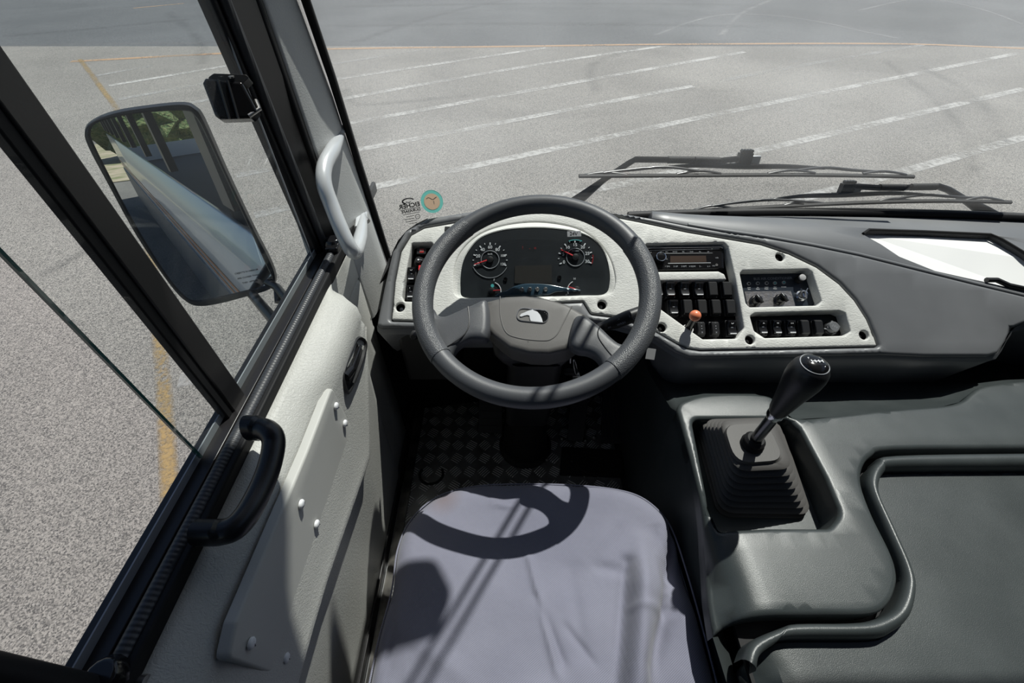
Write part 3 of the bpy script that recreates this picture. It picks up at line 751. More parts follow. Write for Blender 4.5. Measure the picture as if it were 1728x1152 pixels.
# panes: the fixed one in front and the slid-open one behind it
def pane(x, y0, y1, z0, z1, name):
    return MB().box(Frame((x, (y0 + y1) / 2, (z0 + z1) / 2), (1, 0, 0), (0, 0, 1)), 0.0012, (y1 - y0) / 2, (z1 - z0) / 2).build(name, M['pane'], win)
pane(-0.4155, 0.385, 0.775, SZ, 1.16, 'fixed_pane')
pane(-0.4005, 0.291, 0.734, SZ, 1.16, 'sliding_pane')
MB().box(Frame((-0.4005, 0.2895, 0.33), (1, 0, 0), (0, 0, 1)), 0.0016, 0.0016, 0.83).build('pane_edge', M['edge'], win)
MB().box(Frame((-0.4005, 0.7350, 0.33), (1, 0, 0), (0, 0, 1)), 0.0013, 0.0005, 0.83).build('pane_edge', M['greymark'], win)
# corner joints and the rear strip
def joint(P, name):
    m = MB(); f = Frame(P, (1, 0, 0), (0, 0, 1))
    m.lathe(f, [(0.013, -0.022), (0.018, -0.016), (0.018, 0.012), (0.013, 0.020)], 14)
    m.box(f, 0.012, 0.016, 0.012, (0.004, -0.012, 0.002))
    return m.build(name, M['gloss'], win, bevel=0.002)
joint((-0.366, 0.772, SZ + 0.005), 'corner_joint')
joint((-0.366, 0.062, SZ + 0.0), 'corner_joint')
mb = MB(); mb.tube([(-0.372, 0.052, SZ - 0.01), (-0.374, 0.052, -0.2), (-0.376, 0.05, 1.2)], 0.0125, 12); mb.build('rear_seal', M['rubber'], win)
MB().box(Frame((-0.395, 0.045, 0.33), (1, 0, 0), (0, 0, 1)), 0.022, 0.010, 0.88).build('rear_frame', M['frame'], win)
MB().tube([(-0.352, 0.062, SZ - 0.012), (-0.342, 0.062, SZ - 0.012)], 0.006, 10).build('joint_screw', M['steel'], win)

# small box at the front pillar
bx = thing('light_box', 'small black rectangular box clipped to the window pillar above the mirror', 'box', (-0.405, 0.70, -0.25))
fbx = Frame(atx(382, 162, -0.392), (0.80, 0.55, 0), (0.42, -0.62, 0.55))
fo = Frame(atx(384, 164, -0.40), (0.75, 0.6, 0.1), (0.30, -0.80, 0.45))
MB().flat(fo, rp([fo.ab(*p) for p in ((341, 140), (346, 131), (408, 138), (434, 187), (424, 199), (370, 201), (362, 195))], 0.004), -0.03, 0.0).build('case', M['gloss'], bx, bevel=0.0035)
MB().flat(fo, rp([fo.ab(*p) for p in ((347, 132), (360, 123), (414, 125), (420, 130), (409, 140))], 0.003), -0.03, -0.002).build('case_top', M['black'], bx, bevel=0.002)
mb = MB()
for k in (0.35, 0.62): 
    a = fo.ab(346 + 62 * k, 131 + 8 * k); b = fo.ab(368 + 56 * k, 201 - 2 * k)
    mb.tube([fo.P(*a, 0.001), fo.P(*b, 0.001)], 0.0018, 6)
mb.build('case_rib', M['black'], bx)
MB().lathe(Frame(fo.at(391, 131, -0.002), fo.u, (0, 0, 1)), [(0.004, 0), (0.004, 0.002), (0.002, 0.0025)], 12).build('case_screw', M['steel'], bx)
MB().tube([fo.at(420, 196, 0.0), fo.at(438, 184, -0.006), fo.at(432, 170, -0.02)], 0.003, 8).build('clip', M['steel'], bx)

# ------------------------------------------------------------------ grab handle on the pillar
gh = thing('grab_handle', 'grey painted tubular grab handle bolted to the windscreen pillar', 'handle', atx(600, 420, -0.30))
def hp(px, py, d): return atd(px, py, d)
top = atd(577, 214, 0.885); bot = atd(613, 362, 0.985)
pts = [top, atd(571, 236, 0.87), atd(560, 256, 0.835), atd(548, 280, 0.805), atd(547, 310, 0.795), atd(560, 348, 0.805), atd(577, 390, 0.815), atd(592, 420, 0.83), atd(600, 424, 0.86), atd(607, 405, 0.91), atd(612, 378, 0.955), bot]
P2 = [Vector(p) for p in cr([tuple(p) for p in pts], False, 5)]
N2 = len(P2); rr = []
for i in range(N2):
    e = min(i, N2 - 1 - i)
    rr.append(0.0140 if e > 9 else 0.006 + 0.008 * e / 9)
MB().tube(P2, rr, 14).build('bar', M['handle'], gh)
for q, tt in (((573, 227), 0.875), ((618, 372), 0.975)):
    P = atd(*q, tt)
    f = Frame(P, (0, 0, 1), (0.8, -0.6, 0.2))
    MB().lathe(f, [(0.0065, -0.012), (0.0065, 0.004), (0.004, 0.006), (0.004, 0.009)], 12).build('bolt', M['steel'], gh)
for q0, q1 in (((574, 206), (568, 244)), ((613, 355), (607, 385))):
    A = atd(*q0, 0.895 if q0[1] < 300 else 0.99); B = atd(*q1, 0.86 if q0[1] < 300 else 0.945)
    MB().tube([A, A.lerp(B, .5), B], [0.010, 0.012, 0.010], 10, ry=[0.002, 0.003, 0.004], up=(0, 1, 0)).build('flange', M['handle'], gh)

# ------------------------------------------------------------------ door panel
def door_profile(y):
    zc = -0.745 - 0.05 * max(0, min(1, (y - 0.2) / 0.26))
    if y > 0.46: zc = -0.795 + (y - 0.46) / 0.175 * 0.20
    zc = min(zc, -0.60)
    f = max(0.0, min(1.0, (0.668 - y) / 0.035)); f = f * f * (3 - 2 * f)
    xc = -0.292; bul = 0.012 * max(0, min(1, (y - 0.40) / 0.06))  # the forward half of the shelf stands prouder
    a = [(-0.350, -0.512), (-0.340, -0.520), (-0.326 + bul, -0.530 + bul * .3), (-0.313 + bul, -0.548 + bul * .3), (-0.306 + bul * .6, -0.57)]
    z0 = -0.57
    for k in (0.25, 0.5, 0.75, 0.93):
        a.append((-0.304 + 0.010 * k, z0 + (zc - z0) * k))
    a += [(xc - 0.001, zc + 0.004), (xc - 0.006, zc - 0.010), (xc - 0.022, zc - 0.018)]
    lx, lz = a[-1]
    for k in (0.12, 0.3, 0.55, 0.8, 1.0):
        a.append((lx + (-0.346 - lx) * min(1, k * 1.3), lz + (FZ - lz) * k))
    return [(-0.352 + (x + 0.352) * f, z) for x, z in a]
ys = [-0.35, -0.2, -0.1, 0.0, 0.08, 0.15, 0.22, 0.29, 0.35, 0.40, 0.43, 0.46, 0.49, 0.53, 0.57, 0.60, 0.62, 0.635, 0.645, 0.655, 0.665, 0.69, 0.74, 0.80]
door = struct(MB().loft([[Vector((x, y, z)) for x, z in door_profile(y)] for y in ys], closed=False).build('door_1', M['door'], smooth=70, solid=0.004), 'pale grey padded driver door panel')
# cover plate with its screws
PX = -0.2945
pf = Frame((PX, 0.3, -0.65), (0, 1, 0), (1, 0, -0.03))
pl = rp([pf.ab(*p) for p in ((561, 652), (606, 745), (596, 800), (569, 870), (532, 985), (496, 1150), (386, 1112), (400, 1050), (470, 880), (520, 760))], 0.012)
cp = MB().relief([dense(pl, 0.02)], pf.P, 0.004, 0.014, 0.05).build('cover_plate', M['plate'], door)
cp['label'] = 'flat smooth cover plate screwed to the door'
for q in ((566, 685), (581, 714), (507, 850), (533, 884), (422, 1085), (481, 1110)):
    f = Frame(pf.at(*q, 0.001), pf.u, pf.n)
    MB().lathe(f, [(0.0062, 0), (0.0065, 0.002), (0.005, 0.004), (0.002, 0.0046)], 18).build('screw_cap', M['white'], cp)
    s = f.shift(0, -0.002, 0, random.uniform(0, 3))
    MB().box(s, 0.0045, 0.0005, 0.0005, (0, 0, 0.0040)).build('screw_slot', M['black'], cp)
# pull handle
hpn = [(424, 722, -0.335), (440, 723, -0.318), (456, 730, -0.303), (462, 748, -0.297), (455, 785, -0.294), (440, 825, -0.294), (418, 866, -0.296), (396, 890, -0.302), (370, 898, -0.316), (338, 898, -0.338)]
hpn = [(a - (6 if i in (0, 9) else 0), b, x) for i, (a, b, x) in enumerate(hpn)]
P3 = [Vector(p) for p in cr([tuple(atx(a, b, x)) for a, b, x in hpn], False, 5)]
n3 = len(P3)
MB().tube(P3, [0.0155 + (0.005 if (i < 5 or i > n3 - 7) else 0) for i in range(n3)], 16, ry=[0.0135] * n3).build('pull_handle', M['pull'], door)['label'] = 'black moulded pull handle'
# release lever in its recess
rf = Frame((-0.297, 0.55, -0.6), (0, 1, 0), (1, 0, 0.15))
ro = cr([rf.ab(*p) for p in ((576, 628), (590, 590), (600, 572), (610, 573), (614, 584), (608, 610), (596, 640), (585, 662), (579, 652))], True, 5)
rb = MB(); rb.loft([[rf.P(a, b, 0.004) for a, b in grow(ro, 0.0035)], [rf.P(a, b, 0.007) for a, b in grow(ro, 0.001)], [rf.P(a, b, 0.006) for a, b in grow(ro, -0.002)], [rf.P(a, b, 0.001) for a, b in grow(ro, -0.003)]], True, False, True)
rl = rb.build('release_recess', M['black'], door); rl['label'] = 'black recess with the door release lever'
lv = MB(); A, B, C = rf.at(609, 583, 0.008), rf.at(594, 622, 0.010), rf.at(582, 636, 0.004)
lv.tube([A, A.lerp(B, .5), B], [0.003, 0.0035, 0.004], 8); lv.tube([B, C], [0.008, 0.010], 8)
lv.tube([rf.at(597, 603, 0.002), rf.at(588, 624, 0.006)], [0.0015, 0.004], 8)
lv.build('release_lever', M['gloss'], rl)

# ------------------------------------------------------------------ outside mirror
mc = atd(300, 345, 0.85)
mf = Frame(mc, (1, 0.387, 0), (0.358, -0.926, 0.121))
mo = cr([mf.ab(*p) for p in ((140, 222), (152, 204), (190, 188), (250, 178), (308, 173), (330, 181), (346, 202), (385, 290), (430, 385), (458, 440), (467, 470), (457, 488), (420, 500), (370, 513), (335, 517), (312, 508), (285, 480), (230, 400), (180, 310), (148, 250))], True, 4)
mi = cr([mf.ab(*p) for p in ((154, 224), (163, 208), (205, 196), (250, 190), (312, 187), (328, 196), (343, 220), (385, 310), (425, 395), (450, 450), (458, 468), (450, 480), (415, 489), (372, 499), (330, 506), (310, 496), (280, 460), (230, 380), (185, 295), (158, 240))], True, 4)
om = thing('door_mirror', 'large black framed rear view mirror outside the driver window', 'mirror', mc)
mb = MB(); mb.loft([[mf.P(a, b, -0.045) for a, b in grow(mo, -0.03)], [mf.P(a, b, -0.03) for a, b in grow(mo, -0.008)], [mf.P(a, b, -0.008) for a, b in mo], [mf.P(a, b, 0.003) for a, b in grow(mo, -0.003)], [mf.P(a, b, 0.004) for a, b in grow(mi, 0.003)], [mf.P(a, b, 0.0) for a, b in mi]], True, True, False)
mb.build('housing', M['frame'], om)
MB().flat(mf, grow(mi, 0.001), -0.006, 0.0005).build('mirror_glass', M['mirror'], om)
mb = MB()
for k, w_ in enumerate(('OBJECTS IN MIRROR', 'ARE CLOSER THAN', 'THEY APPEAR')): mb.text(mf.shift(*mf.ab(416 + 3 * k, 458 + 8.5 * k), 0.0012), w_, 0.0052)
mb.build('glass_text', M['etch'], om)
a0 = atd(468, 485, 0.98); a1 = atx(490, 512, -0.46); a2 = atx(462, 535, -0.46)
mb = MB(); mb.tube([mf.at(440, 470, -0.03), a0, a1], 0.009, 10); mb.tube([a0, atd(470, 510, 0.97)], 0.008, 10)
mb.tube([mf.at(420, 490, -0.03), a2 + Vector((0, 0, -0.02))], 0.011, 10)
mb.build('bracket', M['frame'], om)

# ------------------------------------------------------------------ dashboard
PF = Frame((0, 0.95, -0.52), (1, 0, 0), (0, -0.53, 0.848))
dash = thing('dashboard', 'dark grey moulded dashboard with a pale grey instrument fascia', 'dashboard', (0.45, 0.9, -0.9))
fas = [(661, 539, 2), (667, 475, 0), (677, 425, 12), (694, 397, 0), (716, 385, 14), (779, 374, 0), (850, 362, 0), (900, 357, 0), (960, 357, 0), (1015, 362, 0), (1081, 375, 0), (1160, 392, 0), (1213, 401, 0), (1284, 413, 0), (1330, 428, 0), (1378, 451, 0), (1416, 479, 0),
       (1442, 507, 0), (1462, 538, 0), (1475, 568, 0), (1480, 583, 2), (1315, 587, 0), (1182, 589, 0), (1162, 586, 0), (1144, 578, 0), (1106, 556, 0), (1080, 546, 0), (1040, 533, 6), (998, 528, 6), (985, 507, 6), (920, 510, 6), (860, 540, 0), (800, 546, 0), (720, 541, 0)]
def pxloop(fr, pts, w=0.0):
    sm = rp([(p[0], p[1], p[2]) if len(p) > 2 else p for p in pts], 4)
    return [fr.ab(x, y, w) for x, y in sm]
fas_o = dense(pxloop(PF, fas), 0.012)
H_sw = pxloop(PF, [(695, 410), (729, 409), (732, 414), (722, 470), (713, 509), (682, 508), (678, 500), (684, 465)])
hood_px = [(775, 501), (766, 480), (768, 446), (782, 418), (810, 394), (848, 380), (893, 374), (935, 376), (977, 386), (1008, 406), (1029, 434), (1038, 463), (1037, 483), (1026, 496), (980, 498), (900, 500), (830, 501)]
clus_px = [(784, 502), (777, 484), (780, 447), (792, 421), (813, 400), (849, 388), (892, 384), (932, 385), (973, 391), (1000, 403), (1018, 422), (1027, 447), (1029, 475), (1020, 496), (980, 498.5), (900, 501), (830, 502)]
H_hood = [PF.ab(x, y) for x, y in cr(hood_px, True, 5)]
H_rad = pxloop(PF, [(1086, 415, 3), (1092, 411, 3), (1222, 409, 4), (1229, 416, 4), (1242, 473, 0), (1256, 553, 5), (1243, 571, 4), (1186, 572, 6), (1155, 550, 0), (1108, 516, 4), (1098, 470, 0)])
H_ac = pxloop(PF, [(1249, 461), (1253, 456), (1364, 454, 5), (1371, 459, 4), (1387, 508, 4), (1380, 515, 4), (1265, 518, 6), (1259, 511)])
H_low = pxloop(PF, [(1266, 533), (1274, 528), (1417, 524, 5), (1427, 528, 5), (1436, 559, 4), (1426, 566, 5), (1291, 570, 7), (1273, 558, 6)])
screws = [(1316.7, 433), (1117, 552), (1266, 573), (1458.5, 565), (675, 518), (1016, 514)]
H_scr = [circ(*PF.ab(x, y), 0.0105, 16) for x, y in screws]
holes = [H_sw, H_hood, H_rad, H_ac, H_low] + H_scr
holes = [dense(h, 0.012) for h in holes]
fas_ob = MB().relief([fas_o] + holes, PF.P, 0.0035, 0.03, 0.035).build('fascia', M['fascia'], dash, smooth=60)
fas_ob['label'] = 'pale grey grained instrument fascia'
# the hood wall sloping down to the instrument face
CF_o = PF.at(900, 502, -0.012)
CF = Frame(CF_o, (1, 0, 0), (0, -0.68, 0.735))
cl_ab = [CF.ab(x, y) for x, y in cr(clus_px, True, 5)]
hood_w = [PF.P(a, b, -0.0035) for a, b in H_hood]
face_w = [CF.P(a, b) for a, b in cl_ab]
mid = [h.lerp(f, 0.5) for h, f in zip(hood_w, face_w)]
MB().loft([hood_w, mid, face_w]).build('instrument_hood', M['fascia'], dash)
# recess walls and floors behind the openings
def pocket(h, depth, name, m):
    mb = MB(); hh = grow(h, 0.001)
    mb.loft([[PF.P(a, b, -0.004) for a, b in hh], [PF.P(a, b, -depth) for a, b in hh]], True, False, True)
    return mb.build(name, m, dash)
pocket(H_sw, 0.034, 'switch_pocket', M['black']); pocket(H_rad, 0.038, 'switch_pocket', M['black'])
pocket(H_ac, 0.034, 'control_pocket', M['black']); pocket(H_low, 0.034, 'switch_pocket', M['black'])
for h, (x, y) in zip(H_scr, screws):
    c = PF.ab(x, y)
    mb = MB(); mb.lathe(PF.shift(*c), [(0.0108, -0.004), (0.0095, -0.022)], 16, False, True); ps = mb.build('screw_pocket', M['black'], dash)
    f = PF.shift(c[0], c[1] - 0.001, -0.020)
    MB().lathe(f, [(0.0055, 0), (0.0055, 0.004), (0.004, 0.006), (0.0025, 0.006), (0.0022, 0.003)], 14).build('fixing_screw', M['steel'], ps)
lg = MB(); lo = PF.abs_([(1100, 458), (1213, 457), (1223, 462), (1227, 472), (1104, 474)], -0.004)
lg.relief([dense(rp(lo, 0.004), 0.01)], lambda a, b, w: PF.P(a, b, w - 0.004), 0.0045, 0.034, 0.03).build('radio_ledge', M['fascia'], dash)
MB().box(PF.shift(*PF.ab(755, 386)), 0.006, 0.005, 0.002).build('blank_plug', M['black'], dash)

# dark body: bezel, lower face, upper pad, front lip
crease_px = [(1100, 368), (1160, 380), (1213, 389), (1290, 400), (1370, 414), (1448, 430), (1540, 453), (1640, 478), (1728, 499), (1840, 527), (1960, 557), (2080, 587)]
bez = [(636, 549, 6), (648, 485, 0), (662, 425, 14), (684, 390, 0), (722, 368, 14), (790, 357, 0), (860, 349, 0), (930, 347, 0), (1000, 353, 0), (1060, 361, 0)] + [(x, y, 0) for x, y in crease_px] + \
      [(2080, 622, 0), (1960, 591, 0), (1840, 562, 0), (1760, 544, 0), (1728, 545, 0), (1712, 552, 0), (1702, 566, 0), (1694, 582, 0), (1684, 596, 0), (1668, 601, 0), (1560, 601, 0), (1490, 598, 0), (1380, 600, 0), (1185, 604, 0), (1162, 603, 0), (1140, 594, 0), (1104, 570, 0), (1075, 558, 0), (1040, 548, 0), (990, 542, 0), (940, 530, 0), (860, 548, 0), (800, 553, 0), (712, 553, 0), (645, 553, 5)]
bez_o = dense(pxloop(PF, bez), 0.014)
groove = grow(fas_o, 0.0035)
db = MB()
db.relief([bez_o, dense(groove, 0.012)], lambda a, b, w: PF.P(a, b, w + 0.002), 0.008, 0.03, 0.04)
# front lip: face dropping from the lower edge, tucked under
low_px = [(636, 549), (645, 555), (712, 554), (800, 554), (860, 548), (940, 530), (990, 542), (1040, 548), (1075, 558), (1104, 570), (1140, 594), (1162, 603), (1185, 604), (1380, 600), (1490, 598), (1560, 601), (1668, 601), (1684, 596), (1694, 582), (1702, 566), (1712, 552), (1728, 545), (1760, 544), (1840, 562), (1960, 591), (2080, 622)]
top_r = [PF.at(x, y, -0.007) for x, y in low_px]
r2 = []; r3 = []; r1 = []
for P, (x, y) in zip(top_r, low_px):
    right = max(0, min(1, (x - 1100) / 80)) 
    left = max(0, min(1, (730 - x) / 40))
    endr = max(0, min(1, (x - 1660) / 70))
    h1 = 0.17 * right + 0.10 * left + 0.03
    r1.append(P + Vector((0, -0.006, -0.012)))
    r2.append(P + Vector((-0.08 * endr, 0.055 + 0.05 * endr, -h1)))
    r3.append(P + Vector((-0.10 * endr, 0.10 + 0.08 * endr, -h1 - 0.03)))
db.loft([top_r, r1, r2, r3], closed=False)
# left end cheek
ck = [PF.at(x, y, -0.006) for x, y in ((637, 548), (642, 515), (648, 485), (655, 452), (662, 425), (672, 405), (686, 389), (703, 377), (722, 368))]
db.loft([ck, [p + Vector((-0.004, 0.008, -0.012)) for p in ck], [p + Vector((0.0, 0.05, -0.13)) for p in ck]], closed=False)
db.build('body', M['dash'], dash, smooth=50)
# upper pad from the crease to the glass, with the tray opening
def pad_T(a, b, w):
    """a: along the dash 0..1, b: 0 at the crease, 1 at the windscreen"""
    t = a * (len(crease_px) - 1); i = min(int(t), len(crease_px) - 2); k = t - i
    x = crease_px[i][0] * (1 - k) + crease_px[i + 1][0] * k; y = crease_px[i][1] * (1 - k) + crease_px[i + 1][1] * k
    A = PF.at(x, y, -0.002)
    zb = -0.578 + 0.010 * (1 - ((A.x - 0.85) / 1.0) ** 2)
    B = Vector((A.x * 1.05, screen_y(A.x * 1.05, zb) - 0.004, zb))
    P = A.lerp(B, b)
    bb = max(0, min(1, b))
    return P + Vector((0, 0, w + 0.020 * math.sin(math.pi * bb ** 0.85)))
def pad_inv(px, py):
    """find a, b whose point is seen on this sight line"""
    best = None; a, b = 0.6, 0.5; st = 0.25
    def err(a, b):
        P = pad_T(a, b, 0); d = (P.y - P.z) * S2; u = (P.y + P.z) * S2
        return (864 + F * P.x / d - px) ** 2 + (576 - F * u / d - py) ** 2
    e = err(a, b)
    while st > 1e-4:
        moved = False
        for da, dbb in ((st, 0), (-st, 0), (0, st), (0, -st)):
            na, nb = min(1, max(0, a + da)), min(1.2, max(-0.2, b + dbb)); q = err(na, nb)
            if q < e: a, b, e, moved = na, nb, q, True
        if not moved: st *= 0.5
    return (a, b)
tray_px = [(1456, 395, 3), (1466, 388, 5), (1560, 391, 0), (1676, 396, 14), (1728, 427, 0), (1775, 462, 14), (1760, 497, 10), (1728, 491, 0), (1660, 475, 0), (1627, 468, 0), (1578, 457, 0), (1518, 433, 8)]
tray_ab = [pad_inv(x, y) for x, y in rp(tray_px, 6)]
out_ab = dense([(0.0, 0.0), (1.0, 0.0), (1.0, 1.0), (0.0, 1.0)], 0.06)
pd = MB(); pd.relief([out_ab, tray_ab], pad_T, 0.0001, 0.02, 0.09, rings=1)
pd.build('upper_pad', M['dash'], dash, smooth=50)
# rounded crease moulding
MB().tube([PF.at(x, y, -0.004) for x, y in crease_px[1:]], 0.006, 10).build('crease_edge', M['dash'], dash)
tr = MB(); tr.loft([[pad_T(a, b, -0.001) for a, b in tray_ab], [pad_T(a, b, -0.016) for a, b in tray_ab]], True, False, False)
tr.build('tray_wall', M['black'], dash)
fl_ = MB(); fl_.add([pad_T(a, b, -0.013) for a, b in tray_ab], [tuple(range(len(tray_ab)))])
fl_.build('tray_liner', M['tray'], dash, smooth=0)['label'] = 'bright white tray liner on top of the dash'
MB().tube([pad_T(*pad_inv(x, y), 0.001) for x, y in ((1456, 395), (1466, 388), (1560, 391), (1670, 396), (1690, 404), (1728, 427), (1775, 462))], 0.0035, 8).build('tray_lip', M['rubber'], dash)
MB().tube([pad_T(*pad_inv(x, y), 0.003) for x, y in ((1663, 474), (1680, 474), (1700, 483), (1728, 489), (1760, 496))], 0.006, 8).build('tray_catch', M['black'], dash)
# pad behind the instruments on the left, below the bezel
lb = MB()
lb.loft([[PF.at(x, y, -0.02) for x, y in ((640, 480), (684, 396), (790, 362), (930, 352), (1060, 366), (1110, 372))],
         [Vector((p.x * 1.02, screen_y(p.x, -0.62) - 0.01, -0.64)) for p in [PF.at(x, y, -0.02) for x, y in ((640, 480), (684, 396), (790, 362), (930, 352), (1060, 366), (1110, 372))]]], closed=False)
lb.build('rear_shelf', M['black'], dash)
# knee panel under the left end
kp = MB(); kp.box(Frame((-0.205, 0.80, -0.80), (1, 0, 0), (0, 0, 1)), 0.07, 0.06, 0.09); kp.build('knee_panel', M['black'], dash, bevel=0.01)
kp = MB(); kp.box(Frame((-0.08, 0.80, -0.76), (1, 0, 0), (0, 0, 1)), 0.05, 0.03, 0.035); kp.build('fuse_cover', M['dash'], dash, bevel=0.004)
MB().lathe(Frame(atd(700, 563, 0.955), (1, 0, 0), (0, -1, 0.3)), [(0.009, 0), (0.009, 0.012), (0.006, 0.016)], 14).build('side_button', M['black'], dash)
tg = Frame(atd(1098, 597, 0.96), (1, 0.2, 0), (0, -0.8, 0.6))
tg_ob = MB().box(tg.shift(0, 0, 0, -0.25), 0.010, 0.012, 0.0006).build('paper_tag', M['paper'])
tag(tg_ob, 'small pale paper tag stuck under the dash lip beside the wheel rim', 'tag')

# ------------------------------------------------------------------ instrument cluster
ic = thing('instrument_cluster', 'dark oval instrument cluster with round dials behind the steering wheel', 'instrument cluster', CF.P(0, 0))
MB().flat(CF, grow(cl_ab, 0.002), -0.012, -0.001).build('dial_face', M['dial'], ic)
def dial(cx, cy, r, nums, a0, a1, needle, ticks, part, label, teal=None, redz=None):
    c = CF.ab(cx, cy); f = CF.shift(*c, 0.0)
    mb = MB()
    for k in range(ticks + 1):
        a = math.radians(a0 + (a1 - a0) * k / ticks); big = k % 2 == 0
        l = r * (0.10 if big else 0.06)
        d = Vector((math.cos(a), math.sin(a)))
        fr = f.shift(d.x * (r - l), d.y * (r - l), 0.0004, a)
        mb.box(fr, l * .7, 0.0013 if big else 0.0007, 0.0003)
    for k, n in enumerate(nums):
        a = math.radians(a0 + (a1 - a0) * k / (len(nums) - 1))
        q = 0.70 if len(n) < 3 else 0.76
        mb.text(f.shift(math.cos(a) * r * q, math.sin(a) * r * q, 0.0008), n, r * (0.25 if len(n) < 3 else 0.20), bold=0.0001)
    dl = mb.build('dial_marking', M['white'], ic); dl['label'] = label
    mb = MB(); mb.tube([f.P(r * .5 * math.cos(t), r * .5 * math.sin(t), 0.0006) for t in [k * math.pi / 24 for k in range(48)]], 0.0009, 5, closed=True)
    mb.build('dial_ring', M['greymark'], ic)
    if part == 'speed':
        mb = MB(); mb.tube([f.P(r * 1.03 * math.cos(t), r * 1.03 * math.sin(t), 0.0004) for t in [math.pi + 0.4 + k * 0.1 for k in range(24)]], 0.0008, 5); mb.build('dial_arc', M['greymark'], ic)
        MB().text(f.shift(0, r * .32, 0.0004), 'km/h', r * 0.13).build('dial_unit', M['white'], ic)
    else:
        MB().box(f, r * .2, 0.0008, 0.0003, (0, r * .36, 0.0004)).build('dial_unit', M['greymark'], ic)
        for (ta, tb, mm) in ((112, 68, 'teal'), (8, -22, 'dimred')):
            mb = MB(); mb.tube([f.P(r * .98 * math.cos(math.radians(t)), r * .98 * math.sin(math.radians(t)), 0.0005) for t in [ta + (tb - ta) * k / 10 for k in range(11)]], 0.0011, 5); mb.build('dial_arc', M[mm], ic)
    a = math.radians(needle)
    q0, q1 = (0.18, 0.92)
    mb = MB(); mb.tube([f.P(math.cos(a) * r * q0, math.sin(a) * r * q0, 0.0035), f.P(math.cos(a) * r * q1, math.sin(a) * r * q1, 0.003)], [0.0019, 0.0010], 6)
    mb.build('needle', M['red'], ic)['label'] = 'red needle of the ' + ('speedometer' if part == 'speed' else 'rev counter')
    MB().lathe(f, [(r * .2, 0.0005), (r * .18, 0.004), (r * .1, 0.005)], 20).build('needle_cap', M['black'], ic)
dial(827, 438, 0.0415, ['0', '20', '40', '60', '80', '100', '120'], 200, -20, 198, 12, 'speed', 'white speedometer scale from 0 to 120')
dial(971, 434, 0.0415, ['0', '5', '10', '15', '20', '25', '30'], 203, -20, 153, 12, 'rev', 'white rev counter scale from 0 to 30')
def gauge(cx, cy, r, a0, a1, na, marks, flip):
    f = CF.shift(*CF.ab(cx, cy), 0.0)
    mb = MB(); mb.tube([f.P(r * math.cos(math.radians(t)), r * math.sin(math.radians(t)), 0.0005) for t in [a0 + (a1 - a0) * k / 12 for k in range(13)]], 0.0011, 5)
    for s, t in marks: mb.text(f.shift(r * 1.25 * math.cos(math.radians(t)), r * 1.25 * math.sin(math.radians(t)), 0.0004), s, 0.0075)
    mb.build('small_gauge', M['white'], ic)
    a = math.radians(na)
    MB().tube([f.P(0.003 * math.cos(a), 0.003 * math.sin(a), 0.003), f.P(r * .95 * math.cos(a), r * .95 * math.sin(a), 0.003)], [0.0018, 0.0011], 6).build('needle', M['red'], ic)
    MB().lathe(f, [(0.0085, 0.0003), (0.008, 0.003), (0.005, 0.004)], 18).build('needle_cap', M['black'], ic)
gauge(830, 491, 0.021, 70, -25, 6, (('F', 78), ('E', -28)), 1)
gauge(973, 489, 0.021, 115, 205, 160, (('H', 100), ('C', 208)), -1)
MB().lathe(CF.shift(*CF.ab(831, 482)), [(0.004, 0.0002), (0.004, 0.001)], 12).build('fuel_lamp', M['teal'], ic)
MB().flat(CF, rp([CF.ab(*p) for p in ((869, 448), (931, 447), (931, 478), (868, 478))], 0.003), 0.0, 0.001).build('display', M['lcd2'], ic)
for q in ((853, 471), (944, 468)): MB().lathe(CF.shift(*CF.ab(*q)), [(0.005, 0.0), (0.0045, 0.002), (0.0035, 0.002), (0.0035, 0.0004)], 16).build('reset_socket', M['gloss'], ic)
mb = MB()
for k, q in enumerate(((882, 418), (894, 419), (903, 418))): mb.text(CF.shift(*CF.ab(*q), 0.0004), '!-o'[k], 0.010)
mb.build('warning_symbol', M['dimred'], ic)
sw = cr([CF.ab(*p) for p in ((835, 499), (858, 488), (880, 480), (905, 479), (930, 481), (955, 486), (978, 489), (975, 492), (940, 493), (925, 498), (890, 501), (850, 501))], True, 4)
MB().relief([sw], lambda a, b, w: CF.P(a, b, w + 0.008), 0.003, 0.008, 0.02).build('button_strip', M['bluegloss'], ic)
for q in ((880.5, 489.5), (893.5, 489), (906, 489), (920, 489)):
    f = CF.shift(*CF.ab(*q), 0.008); MB().lathe(f, [(0.0055, 0), (0.005, 0.004), (0.0035, 0.006), (0.002, 0.0062)], 14).build('push_button', M['steel'], ic)
MB().flat(CF, [(a, b) for a, b in cl_ab], 0.010, 0.0115).build('lens', M['lens'], ic)
lbf = Frame(CF.at(968, 394.5, 0.0165), (1, -0.02, 0), (0, -0.68, 0.735))
lbl = thing('voltage_label', 'small silver 24V label at the top of the instrument cluster', 'label', lbf.o)
MB().flat(lbf, rp([lbf.ab(*p) for p in ((957, 390), (980, 389.5), (981, 398.5), (957.5, 399.5))], 0.001), -0.001, 0.0005).build('label_plate', M['silver'], lbl)
MB().text(lbf.shift(0, 0, 0.0008), '24V', 0.0115, ext=0.0002).build('label_text', M['black'], lbl)

